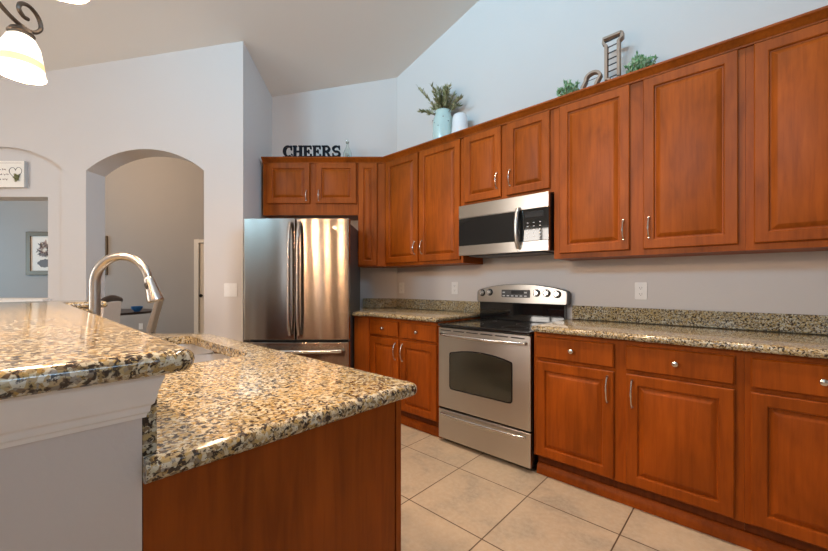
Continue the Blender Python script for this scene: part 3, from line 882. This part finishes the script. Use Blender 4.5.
mb = MB(); mb.box(xw + .05, -.022, IY1 - .09 - .1365, IY1 - .075 - .1365, .001, .0995); mb.build('toe_kick', M['wood_dark'], t)
mdoors = [(.035, .32), (.34, .625), (.70, 1.02), (1.04, 1.36)]
for a0, a1 in mdoors:
    d = raised_door(t, a0, a1, .14, .865, 0, 'r', (.60, .72))
    d.rotation_euler = (0, 0, PI); d.location = (.0, IY1 - .1365 + .0005, 0)
# sink
t = thing('sink', 'stainless undermount sink set into the island counter', 'sink', ((SK[0] + SK[1]) / 2, (SK[2] + SK[3]) / 2, .72))
sx, sy = (SK[1] - SK[0]) / 2, (SK[3] - SK[2]) / 2
def bowl(x0, x1, y0, y1, nm):
    mb = MB(); rings = []
    for ins, z, r in ((0, .1965, .055), (.004, .10, .055), (.012, .035, .06), (.03, .010, .06), (.06, .004, .04)):
        rings.append([(p[0], p[1], z) for p in round_poly([(x0 + ins, y0 + ins), (x1 - ins, y0 + ins), (x1 - ins, y1 - ins), (x0 + ins, y1 - ins)], r)])
    outer = [[(p[0], p[1], z) for p in round_poly([(x0 - e, y0 - e), (x1 + e, y0 - e), (x1 + e, y1 + e), (x0 - e, y1 + e)], .055)] for e, z in ((.0015, .0), (.0015, .1965))]
    mb.rings(outer + rings); b = mb.build(nm, M['sink'], t, sharp=50)
    MB().lathe([(.0, .0055), (.042, .0055), (.044, .008), (.038, .0085), (.03, .0065), (0.001, .006)], ((x0 + x1) / 2, (y0 + y1) / 2, 0), 20, cap0=False, cap1=False).build('drain', M['nickel'], b)
bowl(.012, sx + .004, -sy - .004, sy + .004, 'bowl'); bowl(-sx - .004, -.012, -sy - .004, sy + .004, 'bowl')
MB().box(-.0102, .0102, -sy + .02, sy - .02, .05, .185).build('divider', M['steel_smooth'], t, bevel=.004)
# faucet
FP = (-1.945, .223)
t = thing('faucet', 'tall brushed nickel gooseneck pull-down faucet behind the sink', 'faucet', (FP[0], FP[1], CZ1), DANG + math.radians(4))
MB().lathe([(.027, 0.0005), (.027, .006), (.023, .012), (.021, .05), (.0185, .06)], seg=24).build('base', M['faucet'], t)
mb = MB(); R0 = .103; zc = 1.225 - CZ1
pts = [(0, 0, .055), (0, 0, .12), (0, 0, zc - .04)]
angs = [PI - (PI * 0.93) * i / 22 for i in range(23)]
pts += [(R0 + R0 * math.cos(a), 0, zc + 1.06 * R0 * math.sin(a)) for a in angs]
mb.tube(pts, [.0188] * 3 + [.0186 - .004 * i / 22 for i in range(23)], 16); mb.build('spout', M['faucet'], t)
e = Vector(pts[-1]); td = (Vector(pts[-1]) - Vector(pts[-2])).normalized(); td = (td + Vector((.03, 0, 0))).normalized()
q = td.to_track_quat('Z', 'Y').to_matrix().to_4x4()
mb = MB(); mb.lathe([(.0146, 0), (.0175, .004), (.018, .012), (.020, .03), (.0245, .065), (.0285, .088), (.029, .097), (.026, .101), (.0005, .099)], tuple(e), 20, mtx=q)
hd = mb.build('spray_head', M['faucet'], t)
mb = MB(); bm_ = MB(); bm_.lathe([(.0, .0), (.0075, 0), (.0065, .003), (0.0002, .0036)], (0, 0, 0), 18, cap0=False)
mm = Matrix.Translation(e) @ q @ Matrix.Translation(Vector((0, 0, .036))) 
side = (q.to_3x3().inverted() @ Vector((-.25, -1, 0))).normalized(); side.z = 0; side.normalize()
qs = side.to_track_quat('Z', 'Y').to_matrix().to_4x4()
for v in bm_.bm.verts:
    c = v.co.copy(); c.y *= 1.0
    p = qs @ c
    p.z *= 2.1
    v.co = mm @ (p + side * .0195)
bm_.build('spray_button', M['rubber'], hd)
mb = MB(); mb.tube([(-.002, .018, .035), (-.004, .04, .036), (-.008, .075, .060), (-.010, .095, .085)], [.011, .010, .007, .006], 10); mb.build('lever', M['faucet'], t)

# ------------------------------------------------------------------ outlets and switch
def outlet(x, z, label):
    t = thing('wall_outlet', label, 'outlet', (x, WALLY - .0005, z), 0, 'white wall outlets')
    MB().prism(round_poly([(-.0365, -.0585), (.0365, -.0585), (.0365, .0585), (-.0365, .0585)], .006, 3), -.006, 0, 'y').build('plate', M['white_plastic'], t, bevel=.0015)
    for s in (-1, 1):
        f = MB().prism(round_poly([(-.017, -.015 + s * .021), (.017, -.015 + s * .021), (.017, .015 + s * .021), (-.017, .015 + s * .021)], .008, 3), -.0075, -.006, 'y').build('socket', M['white_plastic'], t)
        mb = MB(); mb.box(-.008, -.006, -.0079, -.0074, s * .021 - .003, s * .021 + .006); mb.box(.006, .008, -.0079, -.0074, s * .021 - .003, s * .021 + .006); mb.box(-.002, .002, -.0079, -.0074, s * .021 - .010, s * .021 - .006)
        mb.build('slots', M['slot'], f)
outlet(-2.845, 1.172, 'white wall outlet nearest the corner beside the refrigerator')
outlet(-2.127, 1.178, 'white wall outlet just left of the range')
outlet(-.565, 1.172, 'white wall outlet right of the range above the long granite counter')
t = angled('light_switch', 'white double light switch plate on the wall left of the refrigerator', 'light switch', (230.8 - 416.5) / 369.3 * AD, AD - .0005, 1.162)
MB().prism(round_poly([(-.060, -.062), (.060, -.062), (.060, .062), (-.060, .062)], .006, 3), -.006, 0, 'y').build('plate', M['white_plastic'], t, bevel=.0015)
for s in (-1, 1): MB().box(s * .028 - .017, s * .028 + .017, -.0085, -.0055, -.033, .033).build('rocker', M['white_plastic'], t, bevel=.002)
t = angled('wall_outlet', 'small white outlet low on the far wall behind the dining table', 'outlet', (141 - 416.5) / 369.3 * FD, FD - .0005, .36, 'white wall outlets')
MB().prism(round_poly([(-.04, -.06), (.04, -.06), (.04, .06), (-.04, .06)], .006, 3), -.006, 0, 'y').build('plate', M['white_plastic'], t)

# ------------------------------------------------------------------ things on top of the cabinets
TOPZ = UT + .0005
# lettering CHEERS
t = angled('letter_sign', 'dark navy block letters spelling CHEERS above the refrigerator', 'sign', -1.348, 3.742, TOPZ)
LH = .165; LW = .094; SW = .026; dy0, dy1 = -.014, .014
def arcp(cx, cz, rx, rz, a0, a1, n=14): return [(cx + rx * math.cos(math.radians(a0 + (a1 - a0) * i / n)), cz + rz * math.sin(math.radians(a0 + (a1 - a0) * i / n))) for i in range(n + 1)]
def letter(ch, x):
    mb = MB(); h = LH; s = .015; w = LW
    def bx(u0, u1, w0, w1): mb.box(x + u0, x + u1, dy0, dy1, w0, w1)
    if ch == 'H':
        for u in (.018, w - .018): bx(u - .012, u + .012, s, h - s); bx(u - .021, u + .021, 0, s); bx(u - .021, u + .021, h - s, h)
        bx(.03, w - .03, h / 2 - .008, h / 2 + .008)
    if ch == 'E':
        bx(.010, .034, s, h - s); bx(0, w - .012, 0, s); bx(0, w - .014, h - s, h); bx(w - .022, w - .008, .0, .046); bx(w - .024, w - .010, h - .046, h)
        bx(.034, w - .036, h / 2 - .008, h / 2 + .008); bx(w - .044, w - .032, h / 2 - .026, h / 2 + .026)
    if ch == 'R':
        bx(.010, .034, s, h - s); bx(0, .048, 0, s)
        bx(0, .045, h - s, h)
        mb.ribbon([(x + .030, h - s / 2)] + arcp(x + .046, h - .044, .030, .0365, 90, -90) + [(x + .030, h - .0805)], [.016] * 2 + [.022] * 12 + [.016] * 3, dy0, dy1)
        mb.ribbon([(x + .044, .082), (x + .066, .045), (x + .078, .010)], .025, dy0, dy1); bx(.066, .100, 0, s)
    if ch == 'C':
        mb.ribbon(arcp(x + .050, h / 2, .040, h / 2 - .009, 52, 308, 24), [.016 + .011 * math.sin(PI * i / 24) for i in range(25)], dy0, dy1)
        bx(.074, .086, h - .062, h); bx(.080, .090, .030, .048)
    if ch == 'S':
        p = arcp(x + .044, h - .046, .031, .038, 40, 250, 14) + arcp(x + .044, .046, .033, .038, 75, -140, 14)
        mb.ribbon(p, [.015 + .009 * math.sin(PI * i / 29) for i in range(30)], dy0, dy1)
        bx(.068, .080, h - .054, h); bx(.004, .016, 0, .056)
    return mb
x = 0
for ch in 'CHEERS':
    letter(ch, x).build('letter', M['letters'], t); x += {'C': .098, 'H': .102, 'E': .094, 'R': .104, 'S': .1}[ch]
MB().box(0, .585, -.02, .02, .0, .0055).build('base_strip', M['letters'], t)
t.scale = (1, 1, .70)
# glass bottle
t = angled('glass_bottle', 'small clear glass bottle right of the dark letters', 'bottle', (347.5 - 416.5) / 369.3 * 3.87, 3.87, TOPZ)
MB().lathe([(.0, .0), (.036, .0), (.042, .008), (.046, .05), (.042, .09), (.026, .125), (.015, .15), (.013, .19), (.017, .196), (.017, .205), (.012, .206), (.010, .19), (.012, .15), (.022, .126), (.038, .09), (.042, .05), (.038, .012), (0.0, .008)], seg=24, cap0=False, cap1=False).build('glass', M['clear'], t)
mb = MB()
for i in range(26):
    a = random.random() * 6.28; r = .03 * random.random() ** .5; z = .014 + random.random() * .07
    mb.lathe([(.0005, -.005), (.006, 0), (.0005, .005)], (r * math.cos(a), r * math.sin(a), z), 6)
mb.build('filling', M['cream_flower'], t); 
mb = MB(); mb.lathe([(.0125, .185), (.014, .207), (.016, .212), (.016, .228), (.012, .234), (.0005, .235)], seg=14); mb.build('stopper', M['clear'], t)


def leaf(mb, p, dirv, L, W, up=None):
    d = Vector(dirv).normalized(); s = d.cross(Vector((random.uniform(-1, 1), random.uniform(-1, 1), random.uniform(-1, 1)))).normalized(); nn = d.cross(s)
    p = Vector(p); pts = [p, p + d * L * .35 + s * W / 2 + nn * L * .05, p + d * L, p + d * L * .35 - s * W / 2 + nn * L * .05]
    bot = [q - nn * .0012 for q in pts]
    mb.rings([bot, pts])


# mint jug with olive branches
JX, JY = -2.150, 2.725
t = thing('flower_jug', 'mint green ceramic jug holding olive branches', 'vase', (JX, JY, TOPZ))
MB().lathe([(.0, .001), (.104, .001), (.112, .012), (.114, .12), (.112, .26), (.102, .315), (.086, .35), (.083, .376), (.090, .388), (.086, .391), (.078, .376), (.080, .35), (.094, .31), (.104, .25), (.106, .03), (0, .015)], seg=36, cap0=False, cap1=False).build('jug', M['mint'], t)
for i in range(9):
    a = -2.9 + i * .5; mb = MB(); mb.lathe([(.0005, -.006), (.007, 0), (.0005, .006)], (.1125 * math.cos(a), .1125 * math.sin(a), .20 + .09 * ((i * 2) % 3) / 2), 6)
    mb.build('glaze_spot', M['grey_side'], t)
ms, m1, m2 = MB(), MB(), MB()
for i in range(48):
    a = random.random() * 2 * PI; spread = random.uniform(.03, .21) * (1.35 if abs(math.cos(a)) > .5 else .75); hh = random.uniform(.02, .25)
    if math.sin(a) > .3: spread *= .6
    p0 = Vector((.03 * math.cos(a), .03 * math.sin(a), .15)); p2 = Vector((spread * math.cos(a), spread * math.sin(a), .25 + hh)); p1 = (p0 + p2) / 2 + Vector((0, 0, .05))
    pts = [p0 * (1 - s) ** 2 + p1 * 2 * s * (1 - s) + p2 * s * s for s in [k / 8 for k in range(9)]]
    ms.tube(pts, [.0032 - .0002 * k for k in range(9)], 5)
    for k in range(3, 9):
        for _ in range(4):
            d = (pts[k] - pts[k - 1]).normalized() + Vector((random.uniform(-1, 1), random.uniform(-1, 1), random.uniform(-.5, .9))) * .8
            leaf(m1 if random.random() < .6 else m2, pts[k], d, random.uniform(.04, .07), random.uniform(.013, .021))
for o_ in (ms.build('stems', M['stem'], t), m1.build('leaves', M['leaf_olive'], t), m2.build('pale_leaves', M['leaf_olive_pale'], t)): o_.location.z = .16
t.scale = (.86, .86, .85)
# white vase
t = thing('ceramic_vase', 'small plain white ribbed vase beside the mint jug', 'vase', (-1.965, 2.735, TOPZ))
mb = MB(); rings = []
for r, z in ((.001, .001), (.070, .001), (.076, .01), (.072, .10), (.064, .20), (.056, .225), (.040, .236), (.034, .232), (.045, .2), (.05, .05), (.001, .04)):
    rings.append([(r * (1 + (.02 if i % 2 else -.02) * (1 if .05 < r else 0)) * math.cos(2 * PI * i / 40), r * (1 + (.02 if i % 2 else -.02) * (1 if .05 < r else 0)) * math.sin(2 * PI * i / 40), z) for i in range(40)])
mb.rings(rings); mb.build('vase_body', M['vase'], t, sharp=60); t.scale = (1.03, 1.03, 1.08)

# letter J made of timber outline and black rods
JZ = TOPZ
t = thing('letter_decoration', 'wooden outlined letter J with dark wire rungs between the greenery', 'decoration', (-.730, 2.715, JZ))
# outline in the xz plane (x to the right), height .43
out = [(.098, .425), (-.012, .425)]
outer = []
stemL, stemR = -.006, .070
# path of the hollow letter's frame
P = [(.090, .420), (-.022, .420), (-.022, .385), (stemL, .365), (stemL, .11)]
P += arcp(-.045, .105, .060, .050, 0, -60, 5)
P2 = [(.090, .420), (.090, .385), (stemR, .365), (stemR, .10)] + arcp(-.045, .108, .117, .102, 0, -90, 8)
hook = arcp(-.050, .108, .112, .102, -90, -180, 6) + [(-.138, .150)] + arcp(-.090, .160, .048, .042, 180, 0, 8) + arcp(-.050, .105, .022, .03, 180, 270, 4)
mb = MB()
mb.ribbon(P, .017, -.022, .022); mb.ribbon(P2 + hook[1:], .017, -.022, .022)
mb.build('outline', M['driftwood'], t)
for i in range(7):
    z = .40 - i * .046; MB().tube([(stemL - .008 if i else -.018, 0, z - .004), (stemR + .008 if i else .086, 0, z + .004)], .0045, 8).build('rung', M['wire'], t)
MB().tube([(-.138, 0, .150), (-.045, 0, .158)], .003, 6).build('rung', M['wire'], t)
t.scale = (1, 1, .90)


def greenery(label, x, y, w, h, n):
    t = thing('greenery_sprig', label, 'plant', (x, y, TOPZ), 0, 'green sprigs on the cabinet top')
    ms, m1, m2 = MB(), MB(), MB()
    for i in range(n):
        a = random.random() * 2 * PI; rr = random.random() ** .5
        p2 = Vector((w / 2 * rr * math.cos(a), .07 * rr * math.sin(a), .05 + (h - .05) * random.uniform(.45, 1) * (1 - .45 * rr * rr)))
        p0 = Vector((p2.x * .3, p2.y * .3, .004)); p1 = (p0 + p2) / 2 + Vector((0, 0, .03))
        pts = [p0 * (1 - s) ** 2 + p1 * 2 * s * (1 - s) + p2 * s * s for s in [k / 6 for k in range(7)]]
        ms.tube(pts, .0022, 5)
        for k in range(2, 7):
            for _ in range(4):
                d = (pts[k] - pts[k - 1]).normalized() * .5 + Vector((random.uniform(-1, 1), random.uniform(-1, 1), random.uniform(-.3, 1)))
                leaf(m1 if random.random() < .5 else m2, pts[k], d, random.uniform(.018, .032), random.uniform(.013, .02))
    ms.build('stems', M['stem'], t); m1.build('leaves', M['leaf_green'], t); m2.build('pale_leaves', M['leaf_mint'], t)
greenery('small green leafy sprig left of the wooden letter', -.995, 2.73, .165, .195, 34)
greenery('green leafy sprig right of the wooden letter', -.540, 2.73, .185, .205, 40)

# ------------------------------------------------------------------ left wall plaque and far pictures
t = angled('wall_plaque', 'cream plaque with a twig heart and script above the pass-through', 'plaque', -3.90, AD + .039, 2.112)
w2 = .268
MB().box(-w2, w2, -.034, 0, 0, .246).build('board', M['plaque_side'], t, bevel=.002)
MB().box(-w2 + .001, w2 - .001, -.0365, -.0342, .001, .245).build('face', M['plaque'], t)
mb = MB()
hp = []
for i in range(33):
    a = 2 * PI * i / 32
    hp.append((.190 + .0036 * 16 * math.sin(a) ** 3, -.0375 + .0012 * math.sin(5 * a), .135 + .0041 * (13 * math.cos(a) - 5 * math.cos(2 * a) - 2 * math.cos(3 * a) - math.cos(4 * a))))
mb.tube(hp, .0026, 6); mb.build('twig_heart', M['twig'], t)
mb = MB()
for i in range(48): leaf(mb, (.205 + random.uniform(-.016, .016), -.039, .085 + random.uniform(-.02, .03)), (random.uniform(-1, 1), -.15, random.uniform(-1, .8)), .026, .012)
mb.build('leaf_sprig', M['leaf_olive'], t)
mb = MB(); mb.box(-.25, .245, -.0372, -.0364, .224, .226)
for row in range(3):
    x = -.2
    while x < .09:
        L_ = random.uniform(.02, .05); z = .165 - row * .045
        pts = [(x + L_ * k / 10, -.0372, z + .010 * math.sin(k * 1.9 + row) * (.5 + .5 * math.sin(k))) for k in range(11)]
        mb.tube(pts, .0016, 5); x += L_ + .014
mb.build('script', M['ink'], t)

def picture(label, r0, r1, z0, z1):
    t = angled('framed_picture', label, 'picture', (r0 + r1) / 2, FD - .001, z0, 'framed pictures in the far room')
    w = (r1 - r0) / 2; h = z1 - z0; mb = MB(); f = .085
    for (u0, u1, v0, v1) in ((-w, -w + f, 0, h), (w - f, w, 0, h), (-w + f, w - f, 0, f), (-w + f, w - f, h - f, h)): mb.box(u0, u1, -.035, 0, v0, v1)
    mb.build('frame', M['gilt'], t, bevel=.006)
    MB().box(-w + f, w - f, -.012, 0, f, h - f).build('paper', M['paper'], t)
    def blob(cx, cz, rx, rz, nm, m, seed):
        rn = random.Random(seed); mb = MB(); n = 36
        pts = [(cx + rx * (1 + .22 * math.sin(5 * a + seed) * rn.random()) * math.cos(a), cz + rz * (1 + .3 * rn.random()) * math.sin(a)) for a in [2 * PI * i / n for i in range(n)]]
        mb.prism(pts, -.0135, -.0125, 'y'); mb.build(nm, m, t)
    def wreath(cx, cz, R, nm, m, seed):
        rn = random.Random(seed); mb = MB()
        for i in range(70):
            a = rn.random() * 6.28; rr = R * rn.uniform(.62, 1.0)
            leaf(mb, (cx + rr * math.cos(a), -.014, cz + rr * math.sin(a)), (rn.uniform(-1, 1), -.02, rn.uniform(-1, 1)), .07, .03)
        mb.build(nm, m, t)
    wreath(.0 + (w * .05), h * .60, min(w, h) * .36, 'painted_wreath', M['paint_mauve'], 3)
    wreath(-.02, h * .58, min(w, h) * .34, 'painted_leaves', M['paint_grey'], 8)
    blob(.0, h * .27, w * .40, h * .085, 'painted_bowl', M['paint_grey'], 5)
picture('framed botanical art seen through the pass-through on the left', -7.80, -7.05, 1.388, 2.25)
picture('framed picture on the far wall, just its edge showing beside the arch jamb', -6.95, -6.18, 1.39, 2.17)

# ------------------------------------------------------------------ dining set seen through the arch
TBR, TBD = -5.08, 6.10
t = angled('dining_table', 'round dark wood dining table beyond the arch', 'table', TBR, TBD, 0)
MB().lathe([(.0, .722), (.62, .722), (.64, .732), (.645, .745), (.64, .760), (.0, .760)], seg=48, cap0=False, cap1=False).build('tabletop', M['darkwood'], t)
MB().lathe([(.30, .001), (.30, .02), (.10, .07), (.055, .14), (.075, .40), (.055, .60), (.16, .70), (.40, .712), (.40, .7215)], seg=32).build('pedestal', M['darkwood'], t)
t = angled('bowl', 'small blue bowl on the dark dining table', 'bowl', -4.58, 6.05, .7605)
MB().lathe([(.0, .0), (.035, .0), (.045, .01), (.075, .05), (.082, .085), (.076, .085), (.068, .05), (.035, .015), (0, .012)], seg=24, cap0=False, cap1=False).build('bowl_body', M['blue'], t)


def dining_chair(label, r, d, rot, backm, railm, lean=.12):
    t = angled('dining_chair', label, 'chair', r, d, 0, 'dining chairs'); t.rotation_euler = (0, 0, DANG + rot)
    # faces +y (local), back at -y
    MB().box(-.23, .23, -.21, .23, .44, .50).build('seat', M['darkwood'], t, bevel=.015, segs=3)
    for sx in (-1, 1):
        mb = MB(); mb.tube([(sx * .19, .19, .001), (sx * .20, .20, .44)], [.017, .022], 8); mb.build('leg', M['palewood'], t)
        mb = MB(); mb.tube([(sx * .20, -.27, .001), (sx * .20, -.20, .44), (sx * .205, -.21, .55), (sx * .21, -.22 - lean, 1.0)], [.018, .022, .022, .016], 8); mb.build('leg', M['palewood'], t)
    n = 10
    mb = MB(); rr = []
    for z, yy, ww in ((.53, -.205, .19), (.60, -.21, .215), (.80, -.22 - lean * .5, .225), (.95, -.22 - lean * .88, .22), (.985, -.22 - lean * .97, .21)):
        rr.append([(-ww, yy - .022, z), (ww, yy - .022, z), (ww, yy + .03, z), (-ww, yy + .03, z)])
    mb.rings(rr); mb.build('backrest', backm, t, bevel=.012, segs=2)
    mb = MB(); mb.tube([(-.225 + .45 * i / n, -.22 - lean, .985 + .022 * math.sin(PI * i / n)) for i in range(n + 1)], .024, 10); mb.build('top_rail', railm, t)
    return t
dining_chair('pale dining chair seen side-on in front of the dark table', -3.97, 5.18, math.radians(117), M['palewood'], M['palewood'], .09)
st = dining_chair('pale upholstered counter stool with dark top rail just beyond the faucet', -2.70, 2.92, math.radians(112), M['upholstery'], M['darkwood'], .05)
st['category'] = 'stool'; st.name = 'counter_stool'; del st['group']; st.scale = (.86, .86, 1.095)

# ------------------------------------------------------------------ chandelier, its lamps and a hall lamp
CC = (-1.234, .783)
t = thing('chandelier', 'bronze scroll-arm chandelier with glowing frosted glass shades', 'chandelier', rd(CC[0], CC[1], 0))
cx_, cy_ = rd(*CC)
ctop = ceil_z(cx_, cy_)
MB().lathe([(.0, 1.90), (.018, 1.905), (.03, 1.94), (.012, 1.98), (.02, 2.04), (.05, 2.10), (.055, 2.14), (.03, 2.20), (.012, 2.24), (.010, 2.5), (.009, ctop - .06)], seg=20, cap0=False).build('stem', M['bronze'], t)
MB().lathe([(.009, ctop - .07), (.05, ctop - .06), (.065, ctop - .02), (.065, ctop + .03)], seg=20).build('canopy', M['bronze'], t)
s1 = Vector(rd(-1.285, 1.20)) - Vector((cx_, cy_))
a0 = math.atan2(s1.y, s1.x); RR = s1.length
for i in range(4):
    a = a0 - i * PI / 2; u = Vector((math.cos(a), math.sin(a), 0))
    def Q(r, z): return (u.x * r, u.y * r, z)
    mb = MB()
    arm = [Q(.03, 2.10), Q(.08, 2.19), Q(.16, 2.21), Q(.24, 2.17), Q(.32, 2.10), Q(.37, 2.072), Q(RR + .005, 2.062), Q(RR + .045, 2.070), Q(RR + .072, 2.100), Q(RR + .062, 2.132), Q(RR + .030, 2.146), Q(RR, 2.134), Q(RR - .008, 2.112), Q(RR + .008, 2.098), Q(RR + .024, 2.100)]
    V = [Vector(p) for p in arm]; pts = []
    for k in range(len(V) - 1):
        p0, p1, p2, p3 = V[max(k - 1, 0)], V[k], V[k + 1], V[min(k + 2, len(V) - 1)]
        for q_ in range(5):
            s = q_ / 5; pts.append(.5 * ((2 * p1) + (p2 - p0) * s + (2 * p0 - 5 * p1 + 4 * p2 - p3) * s * s + (3 * p1 - p0 - 3 * p2 + p3) * s ** 3))
    pts.append(V[-1])
    mb.tube(pts, .0065, 8); mb.build('arm', M['bronze'], t)
    C3 = (u.x * RR, u.y * RR, 0)
    MB().lathe([(.008, 2.066), (.012, 2.056), (.026, 2.050), (.034, 2.036), (.032, 2.032), (.010, 2.028)], C3, 18).build('shade_holder', M['bronze'], t)
    mb = MB()
    mb.lathe([(.020, 2.032), (.034, 2.022), (.046, 1.995), (.0535, 1.950)], C3, 28, cap0=True, cap1=False)
    mb.lathe([(.0565, 1.926), (.060, 1.901), (.0575, 1.901), (.054, 1.926)], C3, 28, cap0=False, cap1=False)
    sh = mb.build('lamp_shade', M['shade'], t)
    MB().lathe([(.0535, 1.950), (.0565, 1.926), (.054, 1.926), (.051, 1.950)], C3, 28, cap0=False, cap1=False).build('shade_band', M['shade_band'], sh)
    MB().lathe([(.004, 2.020), (.010, 2.010), (.017, 1.985), (.014, 1.962), (.0005, 1.955)], C3, 12).build('bulb', M['bulb'], sh)
    point_light('chandelier_lamp', (cx_ + u.x * RR, cy_ + u.y * RR, 1.89), 32, (1.0, .62, .36), .05)

# lamp in the far room: ceiling pendant out of sight, above the dining table
t = angled('ceiling_lamp', 'round ceiling lamp in the dining room beyond the arch', 'ceiling light', -4.9, 5.5, 4.3)
MB().lathe([(.0, -.09), (.12, -.08), (.17, -.04), (.18, -.012), (.18, -.0005)], seg=28, cap0=False).build('lamp_glass', M['shade'], t)
point_light('far_lamp', rd(-5.6, 5.2, 3.6), 108, (1.0, .66, .40), .15)
